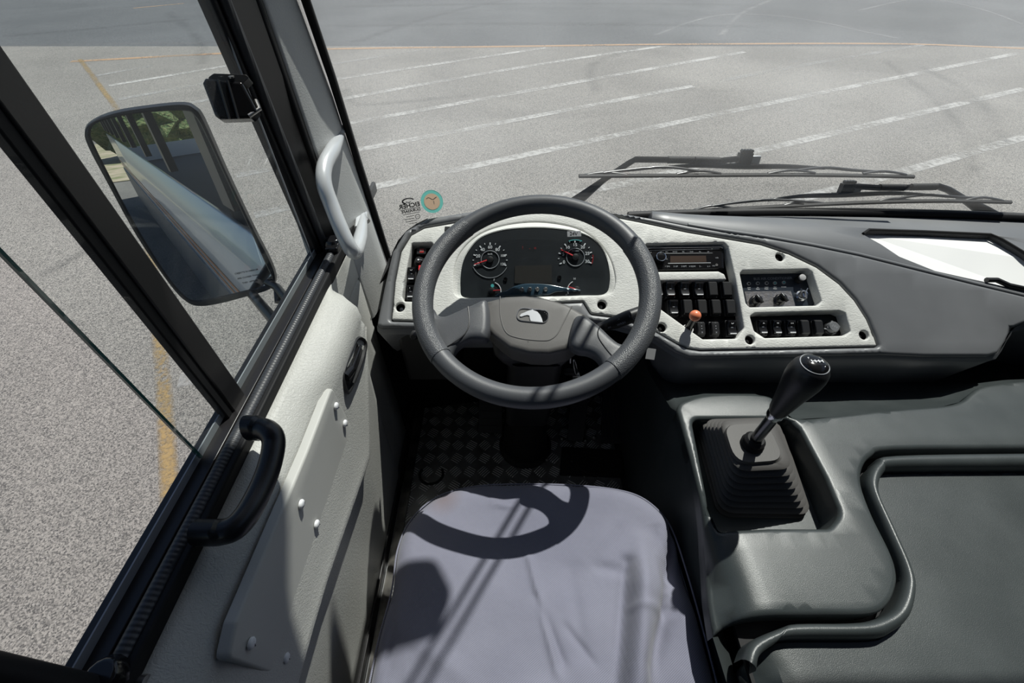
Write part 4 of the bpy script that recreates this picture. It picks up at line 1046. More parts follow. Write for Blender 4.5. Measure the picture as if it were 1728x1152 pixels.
# ------------------------------------------------------------------ car radio
rd = thing('car_radio', 'black car radio with a round knob and a brown display in the fascia', 'radio', PF.at(1160, 436, -0.03))
RW = -0.012
ro_ = rp(PF.abs_([(1088, 421), (1218, 416), (1221, 419), (1222, 453), (1096, 456), (1090, 452)], RW), 0.003)
MB().relief([dense(ro_, 0.02)], lambda a, b, w: PF.P(a, b, w + RW), 0.002, 0.022, 0.03).build('faceplate', M['gloss'], rd)
rfm = PF.shift(0, 0, RW)
mb = MB(); mb.tube([rfm.P(*PF.ab(x, y, RW), 0.0015) for x, y in ((1090, 419), (1216, 417), (1219, 419))], 0.0011, 6)
mb.tube([rfm.P(*PF.ab(x, y, RW), 0.001) for x, y in ((1096, 422.5), (1214, 420))], 0.0007, 6); mb.tube([rfm.P(*PF.ab(x, y, RW), 0.0008) for x, y in ((1127, 444.5), (1199, 443.5))], 0.0009, 6)
mb.tube([rfm.P(*PF.ab(x, y, RW), 0.0006) for x, y in ((1119, 427.7), (1202, 427))], 0.0005, 6)
mb.build('chrome_line', M['silver'], rd)
kf = PF.shift(*PF.ab(1113, 436.5, RW), RW)
kb = MB().lathe(kf, [(0.0122, 0), (0.012, 0.006), (0.0108, 0.012), (0.0095, 0.0125)], 28).build('volume_knob', M['gloss'], rd)
MB().tube([kf.P(0.0108 * math.cos(t), 0.0108 * math.sin(t), 0.0122) for t in [k * math.pi / 20 for k in range(40)]], 0.0011, 6, closed=True).build('knob_ring', M['chrome'], kb)
MB().flat(PF, PF.abs_([(1131, 432), (1191, 431.5), (1192, 442), (1131, 443)], RW), RW, RW + 0.0008).build('radio_display', M['lcd'], rd)
mb = MB()
for k, s in enumerate(('1 DN', '2 UP', '3 RPT', '4 RDM', '5 -', '6 +')): mb.text(PF.shift(*PF.ab(1126 + k * 14, 449.5, RW), RW + 0.0006), s, 0.0052)
mb.build('button_legend', M['greymark'], rd); mb = MB()
for k, s in enumerate(('SRC', 'BAND', 'SEL', 'DISP', 'TA', 'AF')): mb.text(PF.shift(*PF.ab(1125 + k * 14, 424.8, RW), RW + 0.0006), s, 0.0040)
for q, s in (((1124.5, 437), 'SEL'), ((1098, 432.5), '+'), ((1209.5, 435), 'USB'), ((1205, 448.5), 'AUX')): mb.text(PF.shift(*PF.ab(*q, RW), RW + 0.0006), s, 0.0042)
mb.build('button_legend', M['greymark'], rd)
MB().lathe(PF.shift(*PF.ab(1209, 447, RW), RW), [(0.0028, 0), (0.0028, 0.0015), (0.0018, 0.0015), (0.0015, 0.0005)], 12).build('socket', M['steel'], rd)

# ------------------------------------------------------------------ rocker switches
def rocker(px, py, label, group, kind='rocker', hw=0.0098, hh=0.0178, rot=0.0, sym=None, W=-0.004):
    c = PF.ab(px, py, W); f = PF.shift(*c, W, rot)
    t = thing('rocker_switch', label, 'switch', f.P(0, 0, -0.03), group)
    MB().box(f, hw + 0.002, hh + 0.002, 0.010, (0, 0, -0.020)).build('switch_body', M['black'], t, bevel=0.0015)
    if kind == 'rocker':
        pr = [(-hh, -0.013), (-hh + 0.001, -0.0035), (-hh + 0.004, -0.001), (-0.002, -0.0045), (0.003, -0.0045), (hh - 0.006, 0.0015), (hh - 0.002, 0.001), (hh, -0.003), (hh, -0.013)]
    else:
        pr = [(-hh, -0.013), (-hh, -0.003), (-hh + 0.003, 0), (hh - 0.004, 0.001), (hh, -0.003), (hh, -0.013)]
    rings = [[f.P(x, v, w) for v, w in pr] for x in (-hw, -hw + 0.0012, hw - 0.0012, hw)]
    k = hw - 0.0
    rings[0] = [f.P(-hw, v * .97, w - 0.0012) for v, w in pr]; rings[3] = [f.P(hw, v * .97, w - 0.0012) for v, w in pr]
    cap = MB().loft(rings, True, True, True).build('rocker', M['black'] if kind != 'rocker' else M['gloss'], t, smooth=40)
    if kind == 'rocker':
        MB().box(f, hw * .72, 0.0011, 0.0006, (0, -hh + 0.0035, -0.0012)).build('indicator', M['white'], cap)
        MB().box(f, hw * .25, 0.0005, 0.0003, (0, 0.0005, -0.0042)).build('symbol', M['greymark'], cap)
        if sym: MB().text(f.shift(0, hh * .58, 0.0006), sym, 0.0085).build('legend', M['white'], cap)
    if kind == 'dots':
        mb = MB()
        for d in (-0.003, 0.003): mb.lathe(f.shift(0, d + 0.001, 0.0008), [(0.0012, 0), (0.001, 0.0004)], 8)
        mb.text(f.shift(0, -0.010, 0.0008), 'x', 0.008); mb.text(f.shift(0, 0.011, 0.0008), 'o', 0.007)
        mb.build('symbol', M['greymark'], cap)
    return t
G1 = 'rocker switches beside the steering wheel'
ordn = ['first', 'second', 'third', 'fourth', 'fifth', 'sixth']
for k, (x, kind) in enumerate(((1112, 'rocker'), (1132.6, 'rocker'), (1157, 'rocker'), (1181, 'rocker'), (1204, 'blank'), (1228, 'blank'))):
    rocker(x, 486.5, f'{"glossy black rocker switch" if kind == "rocker" else "plain black blank switch"} under the radio, {ordn[k]} from left in the top row', G1, kind)
for k, (x, kind) in enumerate(((1138, 'rocker'), (1161.5, 'blank'), (1186, 'blank'), (1209.5, 'blank'), (1234, 'blank'))):
    rocker(x, 517, f'{"glossy black rocker switch" if kind == "rocker" else "plain black blank switch"}, {ordn[k]} from left in the middle row above the orange lever', G1, kind)
rocker(1184, 553, 'narrow dotted black switch right beside the orange lever', G1, 'dots', 0.0085, 0.015)
rocker(1208, 553, 'narrow dotted black switch, second right of the orange lever', G1, 'dots', 0.0085, 0.015)
rocker(1237, 552, 'black rocker switch with a lamp mark in the bottom right corner of the block', G1, 'rocker', sym='D')
G2 = 'rocker switches below the air conditioner panel'
for k, (x, kind, s) in enumerate(((1289.5, 'rocker', 'x'), (1313.5, 'rocker', 'w'), (1337.5, 'rocker', 'm'), (1360, 'blank', None), (1383, 'blank', None))):
    rocker(x, 551, f'{"black rocker switch with a white symbol" if kind == "rocker" else "plain blank switch"}, {ordn[k]} from left below the air conditioner panel', G2, kind, 0.0088, 0.0165, 0.0, s)
G3 = 'switches left of the steering wheel'
rocker(693.5, 461, 'black rocker switch with a round white symbol left of the wheel', G3, 'rocker', 0.0085, 0.0165, 0, 'O')
rocker(692, 491, 'lowest black rocker switch left of the wheel', G3, 'rocker', 0.0085, 0.016, 0, 'P')
rs = rocker(712, 463, 'red edged rocker switch half hidden behind the wheel rim', G3, 'blank', 0.007, 0.016)
MB().box(PF.shift(*PF.ab(711, 455, -0.004), -0.004), 0.006, 0.006, 0.002, (0, 0.004, 0.001)).build('red_guard', M['red'], rs)
bt = thing('battery_lamp', 'small black warning lamp reading BATT at the top left of the fascia', 'lamp', PF.at(711, 423, -0.02))
bf = PF.shift(*PF.ab(711, 423, -0.012), -0.012)
MB().box(bf, 0.011, 0.0085, 0.006, (0, 0, -0.006)).build('lamp_case', M['black'], bt, bevel=0.001)
MB().box(bf, 0.005, 0.005, 0.0006, (0.001, 0, 0)).build('lamp_window', M['dimred'], bt)
MB().text(bf.shift(0.001, 0, 0.001), 'BATT', 0.0042).build('legend', M['paper'], bt)
rk = thing('rotary_knob', 'round black rotary knob under the BATT lamp', 'knob', PF.at(708, 440, -0.03))
kf = PF.shift(*PF.ab(707, 440, -0.008), -0.008)
MB().lathe(kf, [(0.013, -0.02), (0.013, -0.008), (0.011, -0.006)], 24).build('collar', M['black'], rk)
kn = MB().lathe(kf, [(0.009, -0.008), (0.0085, 0.004), (0.007, 0.006)], 20).build('dial_cap', M['black'], rk)
MB().tube([kf.P(-0.001, 0.001, 0.0065), kf.P(0.009, -0.001, 0.006)], 0.0008, 6).build('pointer', M['greymark'], kn)
MB().lathe(kf, [(0.0022, 0.006), (0.002, 0.0075)], 12).build('cap_dot', M['white'], kn)
# orange lever
ol = thing('hand_lever', 'small lever with an orange ball knob among the rocker switches', 'lever', PF.at(1160, 560, -0.03))
B0 = PF.at(1158, 560, -0.025); B1 = PF.at(1172, 534.5, 0.028)
MB().tube([B0, B0.lerp(B1, .35), B0.lerp(B1, .65), B1], [0.011, 0.009, 0.008, 0.007], 14).build('stem', M['gloss'], ol)
MB().tube([B0.lerp(B1, .1), B0.lerp(B1, .22)], 0.0125, 16).build('stem_collar', M['black'], ol)
MB().ball(B1 + (B1 - B0).normalized() * 0.004, 0.0125, 24, 16).build('ball', M['orange'], ol)

# ------------------------------------------------------------------ air conditioner panel
ac = thing('air_conditioner_panel', 'black air conditioner control panel with five small lamps and round knobs', 'control panel', PF.at(1315, 495, -0.03))
AW = -0.024
MB().flat(PF, grow(H_ac, -0.001), AW - 0.006, AW).build('panel_plate', M['acpanel'], ac)
apx = lambda x, y: PF.ab(x, y, AW)
MB().flat(PF, [apx(*p) for p in ((1256, 492), (1334, 491), (1342, 517), (1262, 519))], AW, AW + 0.0012).build('silver_plate', M['acsilver'], ac)
MB().text(PF.shift(*apx(1304, 470), AW + 0.0006, math.radians(1.5)), 'BUS AIR CONDITIONER', 0.0086, bold=0.0001).build('panel_title', M['greymark'], ac)
for k, (x, y, lit) in enumerate(((1263, 479, 0), (1278, 478.5, 0), (1293, 478, 0), (1307, 478, 1), (1322, 477, 1))):
    f = PF.shift(*apx(x, y), AW)
    l = MB().lathe(f, [(0.0042, 0), (0.0042, 0.003), (0.003, 0.0035), (0.0025, 0.0015)], 16).build('panel_lamp', M['silver'], ac)
    MB().lathe(f, [(0.0026, 0.001), (0.002, 0.003), (0.0008, 0.0036)], 12).build('lens', M['teal'] if lit else M['gloss'], l)
mb = MB()
for k, s in enumerate(('EVAP\nFAN', 'OIL\nPRESS', 'HIGH\nPRESS', 'OUT\nPRESS', 'POWER')):
    for j, w in enumerate(s.split('\n')): mb.text(PF.shift(*apx(1264 + k * 14.6, 485.2 + j * 3 - k * .3), AW + 0.0005), w, 0.0034)
mb.build('lamp_legend', M['white'], ac)
for q, r in (((1273, 509), 0.0135), ((1314, 506.5), 0.0135)):
    f = PF.shift(*apx(*q), AW, 0.6)
    k = MB().lathe(f, [(r, 0), (r * .98, 0.004), (r * .8, 0.006), (r * .72, 0.018), (r * .55, 0.020)], 28).build('control_knob', M['gloss'], ac)
    MB().box(f, r * .18, r * .85, 0.004, (0, 0, 0.021)).build('knob_bar', M['black'], k, bevel=0.001)
    MB().box(f, 0.0006, r * .25, 0.0004, (0, r * .5, 0.0253)).build('knob_mark', M['white'], k)
f = PF.shift(*apx(1347, 472), AW); 
k = MB().lathe(f, [(0.0095, 0), (0.009, 0.010), (0.0085, 0.014)], 20).build('thermostat_post', M['black'], ac)
MB().lathe(f, [(0.0075, 0.014), (0.0075, 0.017), (0.005, 0.018)], 20).build('post_cap', M['paper'], k)
f = PF.shift(*apx(1350, 500), AW)
k = MB().lathe(f, [(0.0125, 0), (0.0125, 0.005), (0.0095, 0.007), (0.0095, 0.016), (0.007, 0.0165), (0.0065, 0.012)], 24).build('key_switch', M['chrome'], ac)
MB().box(f, 0.0018, 0.009, 0.0012, (0.001, -0.002, 0.018)).build('switch_bar', M['steel'], k)
MB().tube([f.P(0.010, 0.010, 0.01), f.P(0.013, 0.016, 0.012)], 0.0014, 8).build('switch_pin', M['chrome'], k)
ps = thing('power_socket', 'round black 24 volt socket cap at the right end of the lower switch row', 'socket', PF.at(1409, 552, -0.03))
f = PF.shift(*PF.ab(1408, 551, -0.008), -0.008, -0.5)
MB().lathe(f, [(0.0165, -0.022), (0.0165, -0.012), (0.015, -0.010)], 26).build('socket_ring', M['black'], ps)
cpk = MB().lathe(f, [(0.0125, -0.012), (0.0125, -0.001), (0.0105, 0.001)], 26).build('socket_cap', M['dash'], ps)
mb = MB()
for a in (0.6, 2.2, 3.7, 5.3): mb.box(f.shift(0.0125 * math.cos(a), 0.0125 * math.sin(a), -0.005, a), 0.0022, 0.0022, 0.003)
mb.build('cap_tab', M['dash'], cpk)
MB().text(f.shift(0, 0, 0.0014), '24V', 0.009).build('cap_text', M['greymark'], cpk)
MB().tube([f.P(-0.006, -0.010, -0.004), f.P(-0.016, -0.012, -0.006)], 0.0013, 8).build('cap_tether', M['greymark'], ps)

# ------------------------------------------------------------------ steering wheel
a_, b_ = math.radians(71.4), math.radians(-5.8)
WF = Frame((0.0408, 0.651, -0.5134), (1, 0, 0), (math.sin(b_), -math.cos(a_) * math.cos(b_), math.sin(a_) * math.cos(b_)))
wh = thing('steering_wheel', 'grey two spoke steering wheel with a horse head badge on its hub', 'steering wheel', WF.o)
RR, rr_ = 0.2145, 0.0205
def arc(a0, a1, n, R=RR, w=0.0): return [WF.P(R * math.cos(math.radians(a0 + (a1 - a0) * k / n)), R * math.sin(math.radians(a0 + (a1 - a0) * k / n)), w) for k in range(n + 1)]
mb = MB(); mb.tube(arc(0, 357.5, 143), rr_, 20, closed=True, ry=rr_ * 0.92, up=tuple(WF.n)); mb.build('rim', M['wheel'], wh)
def ang(px, py): 
    a, b = WF.ab(px, py); return math.degrees(math.atan2(b, a))
aR0, aR1 = ang(1072, 411), ang(1058, 648) 
aL0, aL1 = ang(786, 380), ang(733, 610)
if aL1 < 0: aL1 += 360
MB().tube(arc(aL0, aL1, 50), rr_ + 0.0012, 20, ry=rr_ * .92 + 0.0012, up=tuple(WF.n)).build('rim_grip', M['grip'], wh)['label'] = 'dimpled left grip of the rim'
MB().tube(arc(aR0, aR1, 50), rr_ + 0.0012, 20, ry=rr_ * .92 + 0.0012, up=tuple(WF.n)).build('rim_grip', M['grip'], wh)['label'] = 'dimpled right grip of the rim'
sl = [(822, 505), (795, 511), (765, 524), (748, 530), (736, 527), (729, 516), (716, 516), (707, 545), (716, 590), (733, 628), (748, 636), (755, 622), (759, 600), (771, 581), (793, 570), (822, 565)]
srp = [(968, 535), (986, 529), (1011, 546), (1036, 569), (1050, 577), (1066, 575), (1082, 560), (1092, 553), (1104, 566), (1098, 605), (1074, 645), (1048, 664), (1018, 668), (1004, 652), (1014, 634), (1016, 616), (1008, 601), (993, 592), (972, 588), (960, 575)]
def spoke(pp, w0, name, lab):
    l = dense([WF.ab(x, y, w0) for x, y in cr(pp, True, 4)], 0.008)
    l = [(a * min(1, RR / math.hypot(a, b)), b * min(1, RR / math.hypot(a, b))) for a, b in l]
    MB().relief([l], lambda a, b, w: WF.P(a, b, w + w0), 0.013, 0.026, 0.02, rings=4).build(name, M['wheel'], wh)['label'] = lab
spoke(sl, -0.010, 'spoke', 'left spoke'); spoke(srp, -0.010, 'spoke', 'right spoke')
hubp = [(819, 507, 5), (853, 498, 0), (886, 496.5, 0), (921, 501, 0), (956, 511, 0), (988, 529, 4), (983, 552, 0), (972, 578, 8), (956, 589, 0), (925, 596, 8), (893, 595, 0), (859, 586, 6), (831, 565, 0), (817, 549, 8), (817, 527, 0)]
HW = -0.028
hub_l = dense([WF.ab(x, y, HW) for x, y in rp(hubp, 4)], 0.01)
hb = MB(); hb.relief([hub_l], lambda a, b, w: WF.P(a, b, w + HW), 0.010, 0.055, 0.02, rings=4)
hub = hb.build('hub_cover', M['hub'], wh); hub['label'] = 'grey brown hub cover with the horn pad'
pad_px = [(844, 500), (844, 528), (849, 551), (858, 564), (875, 570), (893, 573), (915, 574.5), (928, 573), (940, 564), (950, 546), (965, 517)]
MB().tube([WF.P(*WF.ab(x, y, HW), HW + 0.0002) for x, y in cr(pad_px, False, 4)], 0.0011, 6).build('pad_seam', mat('seam highlight', (0.16, 0.155, 0.15), 0.4), hub)
MB().text(WF.shift(*WF.ab(891, 576, HW), HW), 'v', 0.008).build('horn_mark', M['black'], hub)
for pp, nm in (([(722, 601), (745, 590), (775, 572), (788, 558), (792, 541), (790, 517)], 'spoke_seam'), ([(1013, 549), (1009, 560), (1012, 573), (1030, 597), (1050, 617), (1058, 632)], 'spoke_seam')):
    MB().tube([WF.P(*WF.ab(x, y, -0.010), -0.0096) for x, y in cr(pp, False, 4)], 0.0010, 6).build(nm, M['black'], wh)
MB().tube([WF.P(*WF.ab(x, y, HW), HW - 0.006) for x, y in ((987, 533), (980, 555), (972, 577))], 0.0022, 6).build('gap_trim', M['gloss'], wh)
MB().tube([WF.P(*WF.ab(x, y, HW), HW - 0.006) for x, y in ((818.5, 508), (817, 528), (817, 549))], 0.0022, 6).build('gap_trim', M['black'], wh)
# badge: a horse head in an oval with stripes behind
ef = WF.shift(*WF.ab(899, 532.5, HW), HW, math.radians(-10))
eb = MB(); op = rp([(-0.031, -0.015), (0.031, -0.015), (0.031, 0.015), (-0.031, 0.015)], 0.0148, 8)
eb.loft([[ef.P(a, b, 0.0) for a, b in op], [ef.P(a, b, 0.0022) for a, b in grow(op, -0.0006)], [ef.P(a, b, 0.0022) for a, b in grow(op, -0.0016)], [ef.P(a, b, 0.0004) for a, b in grow(op, -0.0022)]])
em = eb.build('badge', M['chrome'], wh); em['label'] = 'chrome oval horse head badge'
horse = [(-0.0245, -0.0035), (-0.0225, 0.0005), (-0.016, 0.0045), (-0.009, 0.0095), (-0.004, 0.0115), (-0.002, 0.0130), (0.000, 0.0110), (0.008, 0.0085), (0.014, 0.0025), (0.0185, -0.0055), (0.0215, -0.0128), (0.002, -0.0130), (-0.002, -0.0125), (-0.0045, -0.007), (-0.006, -0.0015), (-0.010, -0.0005), (-0.0155, -0.0025), (-0.0205, -0.0052), (-0.0235, -0.0055)]
MB().flat(ef, horse, 0.0, 0.0020).build('horse_head', M['silver'], em)
mb = MB()
for k in range(9):
    y = 0.0122 - k * 0.0027
    x0 = 0.004 + (0.0115 - y) * 0.60 + 0.001; x1 = 0.0158 + math.sqrt(max(0, 0.0132 ** 2 - y * y))
    if x1 > x0 + 0.002: mb.tube([ef.P(x0, y + 0.0012, 0.0008), ef.P(x1, y - 0.0012, 0.0008)], 0.0006, 5)
mb.build('badge_stripe', M['black'], em)

# ------------------------------------------------------------------ steering column
sc = thing('steering_column', 'black steering column with its shroud and floor boot below the wheel', 'steering column', (0.045, 0.77, FZ))
def ringr(c, u, v, ha, hb_, r=0.02, n=5):
    return [Vector(c) + Vector(u) * x + Vector(v) * y for x, y in rp([(-ha, -hb_), (ha, -hb_), (ha, hb_), (-ha, hb_)], r, n)]
ax = -WF.n
cc = lambda d: WF.o + ax * d + Vector((-0.005, -0.025 - 0.25 * d, -0.01))
MB().loft([ringr(cc(d), WF.u, WF.v, ha, hb_) for d, ha, hb_ in ((0.075, 0.07, 0.03), (0.085, 0.085, 0.036), (0.11, 0.085, 0.040), (0.13, 0.075, 0.04), (0.15, 0.06, 0.04))], True, True, True).build('shroud', M['black'], sc)
for s in (-0.05, 0.05): MB().lathe(Frame(cc(0.085) + WF.u * s - WF.v * 0.041, WF.u, -WF.v), [(0.006, 0), (0.005, 0.002), (0.003, 0.0)], 12).build('shroud_screw', M['gloss'], sc)
p0, p1 = cc(0.15), Vector((0.043, 0.765, FZ))
MB().loft([ringr(p0.lerp(Vector((0.043, 0.755, FZ + 0.2)), t), (1, 0, 0), (0, 1, 0), h, h * .8, 0.02) for t, h in ((0, 0.055), (0.5, 0.06), (1, 0.06))], True).build('lower_shroud', M['black'], sc)
ff = Frame((0.043, 0.765, FZ), (1, 0, 0), (0, 0, 1))
MB().lathe(ff, [(0.085, 0.004), (0.085, 0.010), (0.072, 0.014), (0.068, 0.06), (0.062, 0.13), (0.058, 0.22)], 32).build('floor_boot', M['rubber'], sc)
for x, y in ((865, 753), (923, 776), (865, 702)):
    MB().lathe(Frame(atz(x, y, FZ + 0.012), (1, 0, 0), (0, 0, 1)), [(0.006, 0), (0.006, 0.005), (0.003, 0.008)], 6).build('flange_bolt', M['steel'], sc)
sp = [atd(990, 566, 0.88), atd(1012, 553, 0.88), atd(1040, 543, 0.885), atd(1060, 535, 0.885), atd(1085, 526, 0.89)]
stk = MB().tube(sp, [0.008, 0.0095, 0.0135, 0.0145, 0.014], 16).build('control_stalk', M['black'], sc); stk['label'] = 'right black control stalk with white symbols'
sf = Frame(atd(1058, 537, 0.865), (sp[4] - sp[2]).normalized(), -ray(1058, 537))
mb = MB()
for (x, y, s) in ((-0.038, -0.004, 'oo'), (-0.016, 0.004, '-='), (-0.014, -0.006, 'WASH'), (0.006, 0.003, '|'), (0.014, 0.003, 'o'), (0.016, -0.006, 'OFF'), (0.026, 0.002, 'O')): mb.text(sf.shift(x, y, 0.004), s, 0.0062, ext=0.0001)
mb.build('stalk_symbol', M['greymark'], stk)
MB().tube([atd(800, 562, 0.9), atd(780, 563, 0.91), atd(735, 571, 0.93)], [0.011, 0.009, 0.008], 12).build('control_stalk', M['gloss'], sc)['label'] = 'left black control stalk behind the spoke'
ky = thing('ignition_key', 'metal ignition key with ring and dark fob hanging right of the column', 'key', atd(968, 660, 1.0))
MB().tube([atd(955, 627, 0.99), atd(972, 628, 0.97)], 0.008, 12).build('lock_barrel', M['black'], ky)
MB().tube([atd(963, 594, 0.93), atd(962, 612, 0.95)], 0.0022, 8).build('key_shank', M['steel'], ky)
kc = atd(971, 620, 0.96); kfm = Frame(kc, (0.3, 1, 0), (1, -0.2, 0.3))
MB().tube([kfm.P(0.011 * math.cos(t), 0.022 * math.sin(t)) for t in [k * math.pi / 12 for k in range(24)]], 0.0014, 6, closed=True).build('key_loop', M['steel'], ky)
MB().tube([kfm.P(0.008 * math.cos(t) - 0.002, -0.026 + 0.009 * math.sin(t), 0.003) for t in [k * math.pi / 10 for k in range(20)]], 0.0013, 6, closed=True).build('key_loop', M['steel'], ky)
MB().box(Frame(atd(976, 650, 1.0), (1, 0, 0), (0, -0.8, 0.6)), 0.015, 0.022, 0.004).build('key_fob', M['gloss'], ky, bevel=0.003)

# ------------------------------------------------------------------ pedals
def pedal(name, label, quad, z0, ribs, m, th=0.012, tilt=0.10):
    P = [atz(x, y, FZ + z0) for x, y in quad]
    P = [p + Vector((0, 0, tilt if i in (2, 3) else 0)) for i, p in enumerate(P)]
    u = (P[1] - P[0]).normalized(); v = (P[3] - P[0]); n = u.cross(v).normalized()
    o = (P[0] + P[1] + P[2] + P[3]) / 4; f = Frame(o, u, n)
    loop = rp([((p - o).dot(f.u), (p - o).dot(f.v)) for p in P], 0.008)
    t = thing(name, label, 'pedal', o)
    pad = MB().flat(f, loop, -th, 0).build('pedal_pad', m, t, bevel=0.002)
    mb = MB(); ext_b = max(b for a, b in loop); ext_a = max(a for a, b in loop)
    for k in range(ribs[1]):
        s = (k + 0.5) / ribs[1] * 2 - 1
        if ribs[0] == 'long': mb.box(f, 0.0018, ext_b * .85, 0.002, (s * ext_a * .85, 0, 0.001))
        else: mb.box(f, ext_a * .7, 0.0022, 0.002, (0, s * ext_b * .85, 0.001))
    mb.build('pedal_rib', m, t)
    MB().tube([o - f.n * th, o + Vector((0, 0.14, 0.0)) - f.n * (th + 0.02)], 0.012, 8).build('pedal_arm', M['black'], t)
    return t
pedal('brake_pedal', 'black brake pedal with cross ribs right of the column boot', [(957, 742), (984, 746), (990, 680), (960, 680)], 0.03, ('cross', 7), M['pedal'])
pedal('accelerator_pedal', 'long black accelerator pedal with lengthwise ribs beside the engine cowl', [(1014, 748), (1050, 748), (1048, 660), (1012, 660)], 0.03, ('long', 9), M['pedal'])
pedal('clutch_pedal', 'dark clutch pedal left of the column boot', [(806, 730), (848, 732), (848, 690), (812, 688)], 0.04, ('cross', 5), M['pedal'])
fm = thing('floor_hatch', 'black rectangular floor plate in front of the seat below the pedals', 'floor plate', atz(1000, 785, FZ))
hf = Frame((0, 0, FZ + 0.006), (1, 0, 0), (0, 0, 1))
hl = rp([hf.ab(*p) for p in ((948, 754), (1048, 760), (1052, 806), (944, 802))], 0.006)
MB().flat(hf, hl, -0.004, 0.004).build('hatch_plate', M['rubber'], fm, bevel=0.002)
hc = hf.ab(997, 786)
MB().tube([hf.P(hc[0] + 0.038 * math.cos(t), hc[1] + 0.028 * math.sin(t), 0.005) for t in [k * math.pi / 16 for k in range(32)]], 0.0025, 6, closed=True).build('hatch_ring', M['rubber'], fm)
for q in ((965, 777), (1034, 783)): MB().lathe(Frame(atz(*q, FZ + 0.010), (1, 0, 0), (0, 0, 1)), [(0.005, 0), (0.003, 0.002)], 8).build('hatch_screw', M['black'], fm)
for q, lab in (((948, 741), 'steel bolt in the floor left of the brake pedal'), ((987, 744), 'steel bolt in the floor right of the brake pedal'), ((1002, 738), 'steel bolt in the floor beside the accelerator pedal')):
    b = MB().lathe(Frame(atz(*q, FZ + 0.004), (1, 0, 0), (0, 0, 1)), [(0.008, 0), (0.008, 0.003), (0.0055, 0.0035), (0.0055, 0.008), (0.003, 0.010)], 12).build('floor_bolt', M['steel'])
    tag(b, lab, 'bolt', 'bolts by the pedals')
rs_ = Frame(atz(728, 800, FZ + 0.0062), (1, 0, 0), (0, 0, 1))
rg = MB().tube([rs_.P(0.036 * math.cos(t), 0.032 * math.sin(t)) for t in [2.6 + k * 0.17 for k in range(26)]], 0.004, 8, ry=0.004).build('floor_ring', M['rubber'])
tag(rg, 'black rubber floor ring lying on the tread plate left of the seat', 'ring')

# ------------------------------------------------------------------ engine cover with its hatch
CZ = -0.76
cxy = lambda pts: [tuple(atz(x, y, CZ).xy) for x, y in pts]
front_px = [(1143, 690), (1152, 676), (1200, 664), (1290, 665), (1316, 682), (1343, 704), (1420, 699), (1500, 690), (1590, 683), (1622, 675), (1638, 662), (1660, 650), (1728, 641), (1850, 632), (2050, 628)]
groove_px = [(2050, 752), (1728, 755), (1510, 757), (1475, 766), (1458, 787), (1456, 818), (1475, 870), (1503, 926), (1515, 960), (1515, 988), (1501, 1019), (1472, 1035), (1400, 1037), (1302, 1038), (1249, 1044), (1222, 1062)]
left_px = [(1211, 1000), (1205, 930), (1185, 850), (1165, 770)]
co = dense(cxy(cr(front_px, False, 4) + cr(groove_px, False, 4) + left_px), 0.015)
pit_px = [(1168, 706, 10), (1330, 706, 10), (1352, 726, 8), (1394, 805, 0), (1420, 866, 22), (1400, 890, 16), (1300, 890, 0), (1216, 894, 8), (1196, 850, 0)]
pit = dense([tuple(atz(x, y, CZ).xy) for x, y in rp(pit_px, 10)], 0.015)
XE = 0.338
def cover_h(x, y):
    d = x - XE; R = 0.055
    if d < R and y < 0.36: 
        d = max(0, d); k = min(1, (0.36 - y) / 0.08)
        return -(R - math.sqrt(max(0, R * R - (R - d) ** 2))) * k * 0.8
    return 0.0
ec = thing('engine_cover', 'grey green moulded engine cowl right of the driver seat', 'engine cover', (0.8, 0.4, FZ))
eb = MB(); eb.relief([co, pit], lambda a, b, w: Vector((a, b, CZ + w)), 0.009, 0.035, 0.025, cover_h, rings=4)
# side wall down to the floor
lw = [atz(x, y, CZ) for x, y in [(1143, 690)] + list(reversed(left_px)) + [(1222, 1062)]]
lw = [Vector((p.x, p.y, CZ - 0.008 + cover_h(p.x, p.y))) for p in lw] + [Vector((0.338, -0.4, CZ - 0.05))]
eb.loft([lw, [Vector((max(p.x, 0.347), p.y, p.z - 0.03)) for p in lw], [Vector((max(p.x, 0.352), p.y, -1.0)) for p in lw], [Vector((max(p.x, 0.352), p.y, FZ)) for p in lw]], closed=False)
# apron sloping down ahead, under the dash
fpl = [atz(x, y, CZ) for x, y in front_px]
eb.loft([[p + Vector((0, 0, -0.008)) for p in fpl], [p + Vector((0, 0.025, -0.03)) for p in fpl], [Vector((p.x, max(0.70, p.y + 0.06), -0.845)) for p in fpl], [Vector((p.x, 0.98, -0.90)) for p in fpl]], closed=False)
fw = fpl[0]
eb.loft([[fw + Vector((0, 0, -0.008)), fw + Vector((0, 0.025, -0.03)), Vector((fw.x, 0.72, -0.845)), Vector((fw.x, 0.98, -0.9))], [Vector((max(fw.x, 0.352), y, FZ)) for y in (fw.y, fw.y + 0.025, 0.72, 0.98)]], closed=False)
eb.build('cowl', M['cover'], ec, smooth=60)
MB().box(Frame((1.03, -0.035, CZ - 0.055), (1, 0, 0), (0, 0, 1)), 0.675, 0.305, 0.004).box(Frame((1.16, 0.415, CZ - 0.055), (1, 0, 0), (0, 0, 1)), 0.545, 0.15, 0.004).build('gutter', M['rubber'], ec)
pz = CZ - 0.065
pw = MB(); pw.loft([[Vector((a, b, CZ - 0.009)) for a, b in grow(pit, 0.0005)], [Vector((a, b, pz)) for a, b in grow(pit, -0.004)]], True, False, True)
pw.build('lever_pit', M['cover'], ec)
